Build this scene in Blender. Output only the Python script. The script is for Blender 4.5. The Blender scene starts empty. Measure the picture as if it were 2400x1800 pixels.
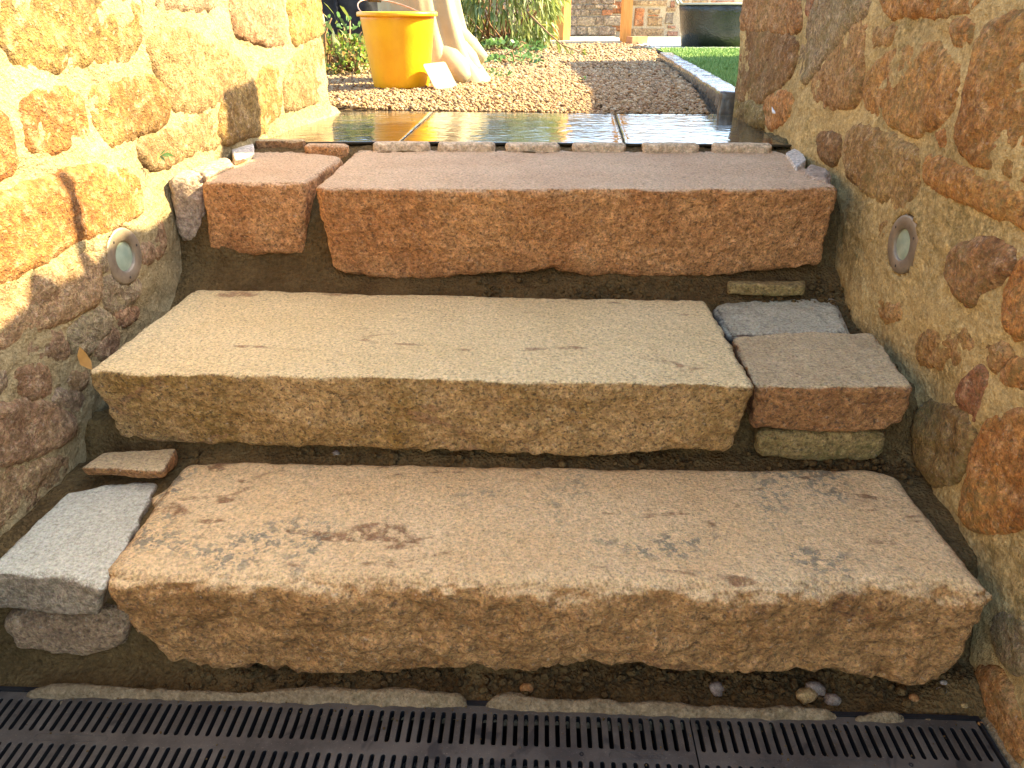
import bpy, math, random
import numpy as np
from mathutils import Vector, Matrix

# ------------------------------------------------------------------ camera, sky, sun, exposure
scene = bpy.context.scene
COL = scene.collection
cam_data = bpy.data.cameras.new('camera')
cam = bpy.data.objects.new('camera', cam_data)
COL.objects.link(cam)
cam.location = (0.0, 0.0, 0.97)
cam.rotation_euler = (math.radians(90 - 26.565), 0, 0)
cam_data.sensor_width = 36.0
cam_data.lens = 26.25
cam_data.clip_start = 0.02
cam_data.clip_end = 400.0
scene.camera = cam

SUN_EL, SUN_AZ = 37.0, 80.0          # azimuth clockwise from +Y
world = bpy.data.worlds.new('World')
scene.world = world
world.use_nodes = True
wn = world.node_tree
sky = wn.nodes.new('ShaderNodeTexSky')
sky.sky_type = 'NISHITA'
sky.sun_disc = False
sky.sun_elevation = math.radians(SUN_EL)
sky.sun_rotation = math.radians(SUN_AZ)
sky.air_density = 1.0
sky.dust_density = 1.6
sky.ozone_density = 0.6
bg = wn.nodes['Background']
wn.links.new(sky.outputs[0], bg.inputs[0])
bg.inputs[1].default_value = 0.12
sun_data = bpy.data.lights.new('sun', 'SUN')
sun_data.energy = 3.7
sun_data.angle = math.radians(0.53)
sun_data.color = (1.0, 0.84, 0.52)
sun = bpy.data.objects.new('sun', sun_data)
COL.objects.link(sun)
_el, _az = math.radians(SUN_EL), math.radians(SUN_AZ)
SUN = Vector((math.cos(_el) * math.sin(_az), math.cos(_el) * math.cos(_az), math.sin(_el)))
sun.rotation_euler = SUN.to_track_quat('Z', 'Y').to_euler()
scene.view_settings.view_transform = 'Standard'
scene.view_settings.look = 'None'
scene.view_settings.gamma = 1.0
scene.view_settings.use_curve_mapping = False
scene.view_settings.exposure = 2.82

# measured layout of the place, metres (x right, y away, z up)
L = {'bottom_step': {'BT': [(-0.596, 1.165, 0.235), (-0.518, 1.173, 0.235), (-0.346, 1.168, 0.235), (-0.175, 1.162, 0.235), (-0.005, 1.157, 0.235), (0.164, 1.152, 0.235), (0.331, 1.149, 0.235),
                        (0.499, 1.146, 0.235), (0.626, 1.149, 0.235), (0.679, 1.119, 0.235)],
                 'FB': [(-0.583, 0.875, 0.078), (-0.512, 0.873, 0.024), (-0.438, 0.87, 0.016), (-0.341, 0.868, 0.004), (-0.272, 0.865, 0.017), (-0.19, 0.863, 0.014), (-0.115, 0.861, 0.022),
                        (-0.041, 0.858, 0.035), (0.032, 0.856, 0.027), (0.106, 0.854, 0.035), (0.178, 0.852, 0.042), (0.251, 0.85, 0.034), (0.345, 0.847, 0.037), (0.419, 0.844, 0.025),
                        (0.504, 0.842, 0.033), (0.578, 0.84, 0.022), (0.65, 0.837, 0.022), (0.668, 0.837, 0.063)],
                 'FT': [(-0.594, 0.845, 0.235), (-0.538, 0.835, 0.235), (-0.403, 0.832, 0.235), (-0.269, 0.829, 0.235), (-0.136, 0.826, 0.235), (-0.004, 0.821, 0.235), (0.127, 0.816, 0.235),
                        (0.259, 0.816, 0.235), (0.391, 0.819, 0.235), (0.524, 0.823, 0.235), (0.622, 0.821, 0.235), (0.674, 0.807, 0.235)]},
 'brick': (1.137, 7.613, 0.69),
 'brown_block': {'BT': [(0.433, 1.336, 0.405), (0.54, 1.357, 0.405), (0.71, 1.361, 0.405)],
                 'FB': [(0.427, 1.14, 0.313), (0.566, 1.137, 0.302), (0.649, 1.136, 0.311), (0.682, 1.135, 0.328)],
                 'FT': [(0.408, 1.126, 0.405), (0.46, 1.115, 0.405), (0.577, 1.115, 0.405), (0.67, 1.12, 0.405)]},
 'brown_brick': {'BT': [(-0.734, 1.15, 0.262), (-0.674, 1.153, 0.262), (-0.61, 1.157, 0.262)],
                 'FB': [(-0.748, 1.1, 0.24), (-0.652, 1.093, 0.239), (-0.608, 1.089, 0.239)],
                 'FT': [(-0.749, 1.092, 0.262), (-0.658, 1.084, 0.262), (-0.6, 1.081, 0.262)]},
 'bucket': (-0.47, 3.263, 0.69),
 'bushl': (-0.034, 6.446, 0.69),
 'bushr': (0.361, 7.713, 0.69),
 'edging': [((-0.68, 2.054, 0.641), (-0.555, 2.054, 0.641), 0.0292), ((-0.533, 1.989, 0.641), (-0.428, 1.989, 0.641), 0.0355), ((-0.362, 2.025, 0.641), (-0.22, 2.025, 0.641), 0.0271),
            ((-0.192, 2.018, 0.641), (-0.048, 2.018, 0.641), 0.0271), ((-0.013, 2.011, 0.641), (0.121, 2.011, 0.641), 0.0271), ((0.162, 2.011, 0.641), (0.294, 2.011, 0.641), 0.025),
            ((0.344, 2.003, 0.641), (0.483, 2.003, 0.641), 0.0292), ((0.526, 1.996, 0.641), (0.67, 1.996, 0.641), 0.0313)],
 'feather': (0.74, 2.142, 0.724),
 'grey_block': {'BT': [(-0.768, 1.076, 0.225), (-0.701, 1.104, 0.225), (-0.629, 1.107, 0.225)],
                'FB': [(-0.821, 0.876, 0.141), (-0.741, 0.865, 0.145), (-0.671, 0.854, 0.149), (-0.623, 0.847, 0.153)],
                'FT': [(-0.782, 0.859, 0.225), (-0.716, 0.862, 0.225), (-0.66, 0.859, 0.225), (-0.59, 0.83, 0.225)]},
 'grey_cobble': {'BT': [(0.442, 1.542, 0.4), (0.57, 1.572, 0.4), (0.718, 1.581, 0.4)],
                 'FB': [(0.452, 1.37, 0.307), (0.556, 1.374, 0.295), (0.674, 1.379, 0.303)],
                 'FT': [(0.432, 1.359, 0.4), (0.538, 1.347, 0.4), (0.671, 1.369, 0.4)]},
 'house': [((1.402, 9.7, 1.018), (1.801, 9.7, 1.08), 'tan'), ((1.422, 9.7, 0.803), (1.543, 9.7, 1.0), 'orange'), ((1.575, 9.7, 0.938), (1.726, 9.7, 0.997), 'tan'),
           ((1.582, 9.7, 0.907), (1.713, 9.7, 0.933), 'orange'), ((1.579, 9.7, 0.807), (1.76, 9.7, 0.903), 'tan'), ((1.785, 9.7, 0.828), (1.886, 9.7, 0.952), 'grey'),
           ((1.821, 9.7, 0.779), (1.92, 9.7, 0.821), 'pink'), ((1.403, 9.7, 0.671), (1.789, 9.7, 0.789), 'tan'), ((1.823, 9.7, 0.679), (1.957, 9.7, 0.757), 'pink'),
           ((1.832, 9.7, 0.997), (1.894, 9.7, 1.08), 'pink'), ((1.923, 9.7, 1.025), (2.057, 9.7, 1.08), 'tan'), ((2.079, 9.7, 1.025), (2.275, 9.7, 1.08), 'tan'),
           ((2.296, 9.7, 1.033), (2.57, 9.7, 1.08), 'pink'), ((1.786, 9.7, 0.961), (1.909, 9.7, 1.008), 'tan')],
 'kerb_bottom': [(1.02, 5.531, 0.69), (0.786, 3.641, 0.69), (0.711, 2.877, 0.69), (0.656, 2.489, 0.69)],
 'kerb_left': [(0.955, 5.291, 0.725), (0.891, 4.706, 0.725), (0.797, 3.847, 0.725), (0.709, 2.888, 0.725), (0.678, 2.454, 0.725)],
 'kerb_right': [(1.038, 5.291, 0.725), (0.984, 4.84, 0.725), (0.891, 4.0, 0.725), (0.818, 3.248, 0.725), (0.802, 2.923, 0.725)],
 'leaf': (-0.786, 1.265, 0.387),
 'ledgeL': (0.535, 7.613, 0.69),
 'ledgeR': (1.043, 7.713, 0.69),
 'left': [([(1.217, 1.004), (1.681, 1.022), (1.663, 0.967), (1.631, 0.907), (1.595, 0.883), (1.514, 0.88), (1.47, 0.885), (1.425, 0.88), (1.339, 0.883), (1.278, 0.898), (1.269, 0.923),
            (1.216, 0.931)],
           'gold'),
          ([(1.695, 1.014), (1.988, 1.022), (1.962, 0.973), (1.842, 0.973), (1.731, 0.975), (1.7, 0.984)], 'grey'),
          ([(2.051, 1.023), (2.381, 1.032), (2.339, 0.879), (2.198, 0.892), (2.075, 0.907), (2.027, 0.936)], 'pink'),
          ([(1.669, 0.933), (1.835, 0.936), (2.006, 0.878), (2.088, 0.845), (2.061, 0.796), (1.911, 0.774), (1.839, 0.761), (1.726, 0.771), (1.718, 0.8), (1.677, 0.852), (1.653, 0.891)], 'tan'),
          ([(1.434, 0.838), (1.501, 0.847), (1.604, 0.852), (1.679, 0.84), (1.711, 0.813), (1.694, 0.752), (1.563, 0.745), (1.453, 0.736), (1.436, 0.799)], 'gold'),
          ([(1.273, 0.853), (1.354, 0.853), (1.422, 0.839), (1.417, 0.801), (1.396, 0.753), (1.335, 0.758), (1.309, 0.752), (1.253, 0.761), (1.246, 0.786), (1.249, 0.819)], 'orange'),
          ([(1.174, 0.852), (1.228, 0.826), (1.227, 0.789), (1.216, 0.748), (1.184, 0.742), (1.127, 0.74)], 'orange'),
          ([(1.109, 0.712), (1.215, 0.712), (1.278, 0.714), (1.355, 0.726), (1.386, 0.717), (1.492, 0.698), (1.534, 0.672), (1.547, 0.635), (1.528, 0.599), (1.435, 0.606), (1.359, 0.605),
            (1.291, 0.61), (1.243, 0.599), (1.191, 0.593), (1.059, 0.592)],
           'orange'),
          ([(2.315, 0.84), (2.521, 0.889), (2.643, 0.894), (2.769, 0.721), (2.423, 0.708), (2.27, 0.708), (2.272, 0.761)], 'tan'),
          ([(2.414, 1.033), (2.838, 1.044), (2.814, 0.918), (2.524, 0.898), (2.357, 0.866)], 'gold'),
          ([(1.965, 0.79), (2.07, 0.795), (2.179, 0.836), (2.278, 0.826), (2.247, 0.706), (2.158, 0.692), (2.14, 0.671), (1.939, 0.673), (1.904, 0.689), (1.924, 0.765)], 'gold'),
          ([(1.587, 0.736), (1.718, 0.733), (1.915, 0.763), (1.91, 0.706), (1.914, 0.673), (1.751, 0.678), (1.646, 0.66), (1.593, 0.679), (1.567, 0.715)], 'tan'),
          ([(1.059, 0.592), (1.162, 0.592), (1.228, 0.592), (1.328, 0.573), (1.338, 0.543), (1.319, 0.484), (1.258, 0.486), (1.197, 0.486), (1.144, 0.497), (1.016, 0.489)], 'brown'),
          ([(1.337, 0.529), (1.46, 0.482), (1.439, 0.443), (1.355, 0.442), (1.326, 0.478)], 'grey'), ([(1.48, 0.534), (1.538, 0.537), (1.528, 0.496), (1.468, 0.502)], 'brown'),
          ([(1.226, 0.469), (1.307, 0.476), (1.347, 0.445), (1.327, 0.421), (1.26, 0.405), (1.213, 0.418)], 'grey'),
          ([(1.079, 0.457), (1.147, 0.439), (1.157, 0.399), (1.15, 0.373), (1.101, 0.392), (1.072, 0.433)], 'pink'),
          ([(0.981, 0.442), (1.076, 0.4), (1.134, 0.363), (1.187, 0.31), (1.187, 0.267), (1.07, 0.297), (0.941, 0.346)], 'brown'),
          ([(1.355, 0.454), (1.44, 0.432), (1.429, 0.403), (1.393, 0.407), (1.353, 0.423)], 'pink'), ([(1.197, 0.389), (1.249, 0.376), (1.238, 0.35), (1.206, 0.347)], 'brown'),
          ([(1.552, 0.573), (1.603, 0.566), (1.59, 0.498), (1.535, 0.498)], 'brown'), ([(1.313, 0.446), (1.361, 0.407), (1.341, 0.369), (1.293, 0.371), (1.276, 0.399)], 'brown'),
          ([(1.131, 0.491), (1.193, 0.477), (1.217, 0.437), (1.196, 0.416), (1.15, 0.447), (1.107, 0.458)], 'brown'), ([(1.327, 0.57), (1.371, 0.566), (1.37, 0.539), (1.34, 0.537)], 'grey'),
          ([(1.383, 0.598), (1.341, 0.607), (1.3, 0.601), (1.322, 0.581), (1.369, 0.573)], 'grey'), ([(1.0, 0.487), (1.076, 0.467), (1.068, 0.432), (1.037, 0.42), (0.983, 0.446)], 'grey'),
          ([(1.149, 0.37), (1.194, 0.369), (1.224, 0.338), (1.22, 0.304), (1.19, 0.317), (1.151, 0.354)], 'grey'),
          ([(0.938, 0.339), (1.088, 0.279), (1.161, 0.246), (1.141, 0.219), (1.086, 0.216), (0.892, 0.23)], 'brown')],
 'left_block': {'BT': [(-0.711, 2.06, 0.64), (-0.569, 2.038, 0.64), (-0.431, 1.947, 0.64)],
                'FB': [(-0.684, 1.653, 0.486), (-0.587, 1.653, 0.47), (-0.479, 1.653, 0.473)],
                'FT': [(-0.664, 1.633, 0.64), (-0.552, 1.624, 0.64), (-0.45, 1.633, 0.64)]},
 'lightL': (-0.767, 1.414, 0.542),
 'lightR': (0.74, 1.372, 0.577),
 'middle_step': {'BT': [(-0.702, 1.581, 0.415), (-0.519, 1.572, 0.415), (-0.31, 1.551, 0.415), (-0.107, 1.542, 0.415), (0.094, 1.53, 0.415), (0.293, 1.522, 0.415), (0.412, 1.516, 0.415)],
                 'FB': [(-0.72, 1.189, 0.268), (-0.664, 1.186, 0.257), (-0.516, 1.179, 0.258), (-0.344, 1.171, 0.256), (-0.174, 1.163, 0.254), (-0.005, 1.155, 0.251), (0.162, 1.147, 0.251),
                        (0.284, 1.141, 0.27), (0.37, 1.137, 0.27), (0.387, 1.136, 0.282)],
                 'FT': [(-0.73, 1.159, 0.415), (-0.637, 1.148, 0.415), (-0.479, 1.148, 0.415), (-0.318, 1.135, 0.415), (-0.161, 1.13, 0.415), (-0.005, 1.123, 0.415), (0.15, 1.118, 0.415),
                        (0.303, 1.109, 0.415), (0.396, 1.106, 0.415)]},
 'patio1': (1.261, 8.25, 0.69),
 'patio2': (1.041, 6.11, 0.69),
 'pebbles': [('grey angular stone chip lying on the soil under the bottom step', (0.326, 0.84, 0.012), 0.012, 'grey'),
             ('small orange stone flake on the soil below the middle of the bottom step', (0.023, 0.843, 0.012), 0.01, 'orange'),
             ('pale yellow lump of broken mortar above the drain edge', (0.463, 0.827, 0.012), 0.014, 'yellow'),
             ('dark grey slate chip beside the pale mortar lump', (0.481, 0.838, 0.012), 0.014, 'grey'), ('flat grey chip lower right of the mortar lump', (0.505, 0.824, 0.012), 0.011, 'grey'),
             ('smooth white pebble on the soil near the lower right corner', (0.671, 0.826, 0.012), 0.007, 'white'),
             ('smaller white pebble just above the smooth white pebble', (0.68, 0.839, 0.012), 0.005, 'white'),
             ('orange pebble by the right end of the bottom step', (0.63, 0.823, 0.012), 0.007, 'orange'), ('yellow oval pebble close to the right wall foot', (0.697, 0.805, 0.012), 0.005, 'yellow'),
             ('tan pebble touching the top rim of the drain at right', (0.637, 0.791, 0.012), 0.005, 'tan'),
             ('white pebble at the end of the broken mortar strip', (0.618, 0.793, 0.012), 0.005, 'white'),
             ('orange grit pebble at the foot of the right wall beside the drain end', (0.713, 0.783, 0.012), 0.004, 'orange'),
             ('yellow pebble on the back edge of the bottom step', (0.559, 1.159, 0.235), 0.006, 'yellow'),
             ('small grey lump behind the back edge of the bottom step', (-0.325, 1.173, 0.235), 0.007, 'grey'),
             ('tiny orange pebble lodged in a drain slot', (0.411, 0.798, 0.012), 0.004, 'orange')],
 'plate': (-0.3, 3.153, 0.69),
 'postL': (0.508, 7.815, 0.69),
 'postLd': (0.426, 8.027, 0.69),
 'postR': (1.076, 7.713, 0.69),
 'right': [([(2.897, 1.044), (2.166, 1.025), (2.126, 0.967), (2.109, 0.922), (2.41, 0.922), (2.838, 0.926)], 'tan'),
           ([(2.865, 0.909), (2.404, 0.912), (2.135, 0.904), (2.105, 0.864), (2.123, 0.817), (2.266, 0.76), (2.314, 0.73), (2.761, 0.701)], 'brown'),
           ([(2.102, 1.024), (2.033, 1.022), (2.038, 0.961), (2.069, 0.949)], 'pink'),
           ([(2.006, 1.021), (1.716, 1.014), (1.701, 0.957), (1.773, 0.949), (1.831, 0.913), (1.907, 0.874), (1.951, 0.841), (2.017, 0.806), (2.08, 0.825), (2.084, 0.861), (2.067, 0.906),
             (2.046, 0.958)],
            'grey'),
           ([(1.77, 0.943), (1.696, 0.948), (1.702, 0.907), (1.697, 0.858), (1.687, 0.798), (1.801, 0.775), (1.908, 0.772), (1.96, 0.804), (1.9, 0.859), (1.823, 0.897)], 'tan'),
           ([(2.754, 0.687), (2.311, 0.725), (2.248, 0.675), (2.412, 0.654), (2.738, 0.655)], 'moss'),
           ([(2.298, 0.75), (2.102, 0.776), (2.071, 0.755), (2.101, 0.708), (2.225, 0.667), (2.278, 0.697)], 'orange'),
           ([(1.673, 1.013), (1.309, 1.003), (1.303, 0.975), (1.352, 0.967), (1.418, 0.965), (1.535, 0.969), (1.63, 0.963)], 'orange'),
           ([(1.673, 0.849), (1.614, 0.883), (1.57, 0.9), (1.431, 0.917), (1.351, 0.9), (1.295, 0.877), (1.294, 0.842), (1.305, 0.816), (1.354, 0.792), (1.398, 0.776), (1.473, 0.772), (1.532, 0.777),
             (1.646, 0.784), (1.679, 0.828)],
            'orange'),
           ([(1.67, 0.933), (1.574, 0.941), (1.586, 0.921), (1.655, 0.904)], 'tan'), ([(1.369, 0.952), (1.296, 0.947), (1.293, 0.926), (1.333, 0.921), (1.357, 0.936)], 'orange'),
           ([(1.235, 0.954), (1.203, 0.963), (1.164, 0.958), (1.064, 0.758), (1.102, 0.76), (1.156, 0.762), (1.209, 0.759), (1.264, 0.783), (1.271, 0.797), (1.272, 0.846), (1.269, 0.871),
             (1.28, 0.923), (1.268, 0.942)],
            'orange'),
           ([(1.874, 0.706), (1.779, 0.716), (1.732, 0.7), (1.733, 0.67), (1.814, 0.653), (1.864, 0.676)], 'brown'),
           ([(1.713, 0.737), (1.598, 0.752), (1.481, 0.744), (1.4, 0.74), (1.381, 0.726), (1.37, 0.671), (1.407, 0.64), (1.487, 0.629), (1.645, 0.643), (1.712, 0.674), (1.717, 0.714)], 'tan'),
           ([(1.35, 0.736), (1.28, 0.74), (1.196, 0.732), (1.125, 0.734), (1.089, 0.734), (1.043, 0.697), (1.082, 0.7), (1.148, 0.697), (1.227, 0.7), (1.338, 0.704)], 'orange'),
           ([(1.338, 0.777), (1.307, 0.786), (1.297, 0.774), (1.319, 0.766)], 'orange'), ([(1.539, 0.573), (1.458, 0.598), (1.435, 0.577), (1.481, 0.558), (1.531, 0.557)], 'flush'),
           ([(1.207, 0.609), (1.165, 0.629), (1.127, 0.651), (1.075, 0.654), (1.053, 0.634), (1.066, 0.618), (1.098, 0.592), (1.124, 0.558), (1.156, 0.554), (1.2, 0.577)], 'brown'),
           ([(1.432, 0.459), (1.356, 0.476), (1.321, 0.454), (1.359, 0.425), (1.42, 0.428)], 'flush'),
           ([(1.24, 0.454), (1.13, 0.503), (1.095, 0.505), (1.094, 0.482), (1.13, 0.443), (1.192, 0.406), (1.247, 0.404)], 'flush'),
           ([(1.047, 0.636), (1.009, 0.657), (0.967, 0.572), (1.009, 0.547), (1.039, 0.573)], 'orange'), ([(1.061, 0.502), (1.021, 0.522), (1.003, 0.511), (1.014, 0.484), (1.042, 0.48)], 'flush'),
           ([(1.06, 0.462), (1.041, 0.453), (1.036, 0.425), (1.029, 0.391), (1.047, 0.388), (1.095, 0.396), (1.083, 0.432)], 'pink'),
           ([(1.009, 0.387), (0.991, 0.418), (0.96, 0.444), (0.929, 0.454), (0.903, 0.446), (0.843, 0.326), (0.987, 0.216), (1.004, 0.261), (1.004, 0.308), (1.014, 0.35)], 'orange'),
           ([(1.005, 0.481), (0.979, 0.515), (0.959, 0.515), (0.958, 0.49), (0.987, 0.478)], 'orange'),
           ([(1.186, 0.333), (1.133, 0.355), (1.079, 0.377), (1.046, 0.374), (1.026, 0.357), (1.023, 0.323), (1.032, 0.284), (1.088, 0.232), (1.13, 0.235), (1.166, 0.243), (1.186, 0.282)], 'moss'),
           ([(0.854, 0.027), (0.825, 0.067), (0.786, 0.072), (0.748, 0.054), (0.71, 0.061), (0.718, -0.003), (0.759, -0.01), (0.816, -0.0)], 'orange'),
           ([(0.858, 0.133), (0.83, 0.178), (0.794, 0.189), (0.768, 0.137), (0.798, 0.104), (0.843, 0.108)], 'grey')],
 'riser_slate': {'BT': [(0.478, 1.574, 0.44), (0.565, 1.574, 0.44), (0.645, 1.574, 0.44)],
                 'FB': [(0.473, 1.553, 0.413), (0.561, 1.546, 0.411), (0.635, 1.541, 0.413)],
                 'FT': [(0.469, 1.549, 0.44), (0.555, 1.543, 0.44), (0.634, 1.537, 0.44)]},
 'round': [(0.643, 1.684, 0.648), (0.709, 1.825, 0.648), (0.731, 1.766, 0.648), (0.669, 1.599, 0.648)],
 'slab': {'back': [(-0.763, 2.797, 0.655), (-0.274, 2.77, 0.655), (0.352, 2.704, 0.655), (0.777, 2.678, 0.655)],
          'front': [(-0.7, 2.071, 0.655), (-0.3, 2.087, 0.655), (0.299, 2.056, 0.655), (0.746, 2.033, 0.655)]},
 'sprout': (-0.745, 1.591, 0.705),
 'stat': (-0.185, 3.761, 0.69),
 'strip': (1.174, 6.24, 0.69),
 'strips': [[(-0.771, 0.838, 0.012), (-0.723, 0.858, 0.012), (-0.624, 0.85, 0.012), (-0.502, 0.841, 0.012), (-0.399, 0.839, 0.012), (-0.371, 0.844, 0.012), (-0.299, 0.85, 0.012),
             (-0.225, 0.847, 0.012), (-0.085, 0.84, 0.012), (-0.073, 0.829, 0.012), (-0.069, 0.812, 0.012), (-0.293, 0.823, 0.012), (-0.512, 0.829, 0.012), (-0.768, 0.832, 0.012)],
            [(-0.047, 0.813, 0.012), (-0.044, 0.818, 0.012), (-0.019, 0.836, 0.012), (0.01, 0.839, 0.012), (0.032, 0.827, 0.012), (0.104, 0.825, 0.012), (0.133, 0.829, 0.012), (0.176, 0.818, 0.012),
             (0.227, 0.824, 0.012), (0.269, 0.818, 0.012), (0.296, 0.81, 0.012), (0.326, 0.815, 0.012), (0.367, 0.807, 0.012), (0.411, 0.813, 0.012), (0.461, 0.813, 0.012), (0.494, 0.805, 0.012),
             (0.499, 0.79, 0.012), (0.279, 0.796, 0.012)],
            [(0.52, 0.79, 0.012), (0.542, 0.799, 0.012), (0.579, 0.803, 0.012), (0.597, 0.796, 0.012), (0.603, 0.787, 0.012), (0.557, 0.787, 0.012)]],
 'tan_stone': {'BT': [(-0.735, 1.743, 0.65), (-0.722, 1.825, 0.65), (-0.695, 1.875, 0.65)],
               'FB': [(-0.674, 1.67, 0.631), (-0.666, 1.731, 0.629), (-0.656, 1.797, 0.629)],
               'FT': [(-0.666, 1.658, 0.65), (-0.654, 1.71, 0.65), (-0.648, 1.784, 0.65)]},
 'thin_stone': {'BT': [(-0.759, 1.737, 0.647), (-0.737, 1.748, 0.647), (-0.71, 1.737, 0.647)],
                'FB': [(-0.743, 1.653, 0.505), (-0.729, 1.66, 0.499), (-0.712, 1.668, 0.495)],
                'FT': [(-0.739, 1.633, 0.647), (-0.706, 1.643, 0.647), (-0.676, 1.663, 0.647)]},
 'top_step': {'BT': [(-0.404, 2.038, 0.64), (-0.254, 2.06, 0.64), (-0.007, 2.038, 0.64), (0.237, 2.038, 0.64), (0.481, 2.038, 0.64), (0.659, 2.06, 0.64), (0.702, 2.002, 0.64)],
              'FB': [(-0.401, 1.621, 0.445), (-0.331, 1.62, 0.429), (-0.216, 1.619, 0.421), (-0.111, 1.618, 0.433), (-0.006, 1.617, 0.439), (0.098, 1.616, 0.451), (0.161, 1.616, 0.436),
                     (0.255, 1.615, 0.434), (0.359, 1.614, 0.431), (0.463, 1.613, 0.437), (0.617, 1.612, 0.448), (0.689, 1.611, 0.462)],
              'FT': [(-0.41, 1.591, 0.64), (-0.392, 1.577, 0.64), (-0.197, 1.563, 0.64), (-0.006, 1.554, 0.64), (0.186, 1.563, 0.64), (0.376, 1.554, 0.64), (0.566, 1.554, 0.64), (0.661, 1.577, 0.64),
                     (0.678, 1.581, 0.64)]},
 'tub': (1.123, 6.518, 0.69),
 'under_block': {'BT': [(0.457, 1.209, 0.298), (0.577, 1.209, 0.298), (0.672, 1.209, 0.298)],
                 'FB': [(0.455, 1.156, 0.241), (0.571, 1.156, 0.229), (0.671, 1.156, 0.233)],
                 'FT': [(0.439, 1.148, 0.298), (0.57, 1.145, 0.298), (0.658, 1.148, 0.298)]},
 'under_cobble': {'BT': [(-0.804, 1.03, 0.118), (-0.736, 1.03, 0.118), (-0.626, 1.03, 0.118)],
                  'FB': [(-0.804, 0.881, 0.03899999999999999), (-0.724, 0.883, 0.022000000000000002), (-0.635, 0.886, 0.039999999999999994)],
                  'FT': [(-0.797, 0.873, 0.118), (-0.716, 0.883, 0.118), (-0.605, 0.878, 0.118)]},
 'upright': [(0.693, 1.954, 0.648), (0.749, 2.04, 0.648), (0.711, 1.855, 0.648), (0.663, 1.754, 0.648)],
 'white_stone': {'BT': [(-0.714, 1.967, 0.655), (-0.709, 2.025, 0.655), (-0.692, 2.071, 0.655)],
                 'FB': [(-0.662, 1.83, 0.638), (-0.655, 1.881, 0.634), (-0.648, 1.927, 0.636)],
                 'FT': [(-0.654, 1.815, 0.655), (-0.636, 1.834, 0.655), (-0.64, 1.911, 0.655)]}}


# ------------------------------------------------------------------ helpers: noise, meshes, tags
def _h(ix, iy, iz, seed):
    h = (ix.astype(np.uint32) * np.uint32(374761393) + iy.astype(np.uint32) * np.uint32(668265263)
         + iz.astype(np.uint32) * np.uint32(2147483647) + np.uint32((seed * 974711 + 12345) & 0xffffffff))
    h = (h ^ (h >> np.uint32(13))) * np.uint32(1274126177)
    h = (h ^ (h >> np.uint32(15))) * np.uint32(2246822519)
    return ((h ^ (h >> np.uint32(16))) & np.uint32(0xffffff)).astype(np.float32) / np.float32(0xffffff)

def vnoise(P, seed=0):
    P = np.asarray(P, dtype=np.float64) + 1000.0
    F = np.floor(P); t = (P - F); I = F.astype(np.int64)
    t = t * t * t * (t * (t * 6 - 15) + 10)
    x, y, z = I[:, 0], I[:, 1], I[:, 2]
    tx, ty, tz = t[:, 0], t[:, 1], t[:, 2]
    def c(a, b, d): return _h(x + a, y + b, z + d, seed)
    x00 = c(0, 0, 0) * (1 - tx) + c(1, 0, 0) * tx
    x10 = c(0, 1, 0) * (1 - tx) + c(1, 1, 0) * tx
    x01 = c(0, 0, 1) * (1 - tx) + c(1, 0, 1) * tx
    x11 = c(0, 1, 1) * (1 - tx) + c(1, 1, 1) * tx
    y0 = x00 * (1 - ty) + x10 * ty
    y1 = x01 * (1 - ty) + x11 * ty
    return (y0 * (1 - tz) + y1 * tz) * 2 - 1

ROT = np.array([[0.8, 0.6, 0.0], [-0.48, 0.64, 0.6], [0.36, -0.48, 0.8]])
def fbm(P, freq=1.0, octaves=4, seed=0, gain=0.5, ridged=False):
    P = np.asarray(P, dtype=np.float64) * freq
    out = np.zeros(len(P)); a = 1.0; tot = 0.0
    for o in range(octaves):
        n = vnoise(P, seed + o)
        if ridged: n = 1 - 2 * np.abs(n)
        out += a * n; tot += a; a *= gain; P = (P @ ROT.T) * 2.03
    return out / tot

def link(o, parent=None):
    COL.objects.link(o)
    if parent is not None:
        o.parent = parent
        o.matrix_parent_inverse = parent.matrix_world.inverted() if parent.parent is None and parent.matrix_world != Matrix() else Matrix()
    return o

def tag(o, label=None, cat=None, group=None, kind=None):
    if label: o['label'] = label
    if cat: o['category'] = cat
    if group: o['group'] = group
    if kind: o['kind'] = kind
    return o

def mesh_obj(name, V, F, m=None, parent=None, origin=None, smooth=True, color=None):
    """V in world coordinates; the object's origin is put at `origin` (default: base centre)."""
    V = np.asarray(V, dtype=np.float64)
    if parent is not None: origin = parent['_o']
    if origin is None:
        mn, mx = V.min(0), V.max(0)
        origin = ((mn[0] + mx[0]) / 2, (mn[1] + mx[1]) / 2, mn[2])
    origin = np.array(origin, dtype=np.float64)
    me = bpy.data.meshes.new(name)
    W = V - origin
    if isinstance(F, np.ndarray):
        k = F.shape[1]; n = len(F)
        me.vertices.add(len(W)); me.vertices.foreach_set('co', W.astype(np.float32).ravel())
        me.loops.add(n * k); me.loops.foreach_set('vertex_index', F.astype(np.int32).ravel())
        me.polygons.add(n)
        me.polygons.foreach_set('loop_start', np.arange(0, n * k, k, dtype=np.int32))
        me.update(calc_edges=True)
    else:
        me.from_pydata([tuple(w) for w in W], [], F)
        me.update()
    if smooth: me.polygons.foreach_set('use_smooth', np.ones(len(me.polygons), dtype=bool))
    if m is not None: me.materials.append(m)
    o = bpy.data.objects.new(name, me)
    COL.objects.link(o)
    if parent is not None: o.parent = parent
    else: o.location = tuple(origin)
    o['_o'] = [float(x) for x in origin]
    if color is not None: o.color = (color[0], color[1], color[2], 1.0)
    return o

def empty(name, loc):
    o = bpy.data.objects.new(name, None)
    o.empty_display_size = 0.05
    COL.objects.link(o)
    o.location = loc
    o['_o'] = [float(x) for x in loc]
    return o

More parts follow.
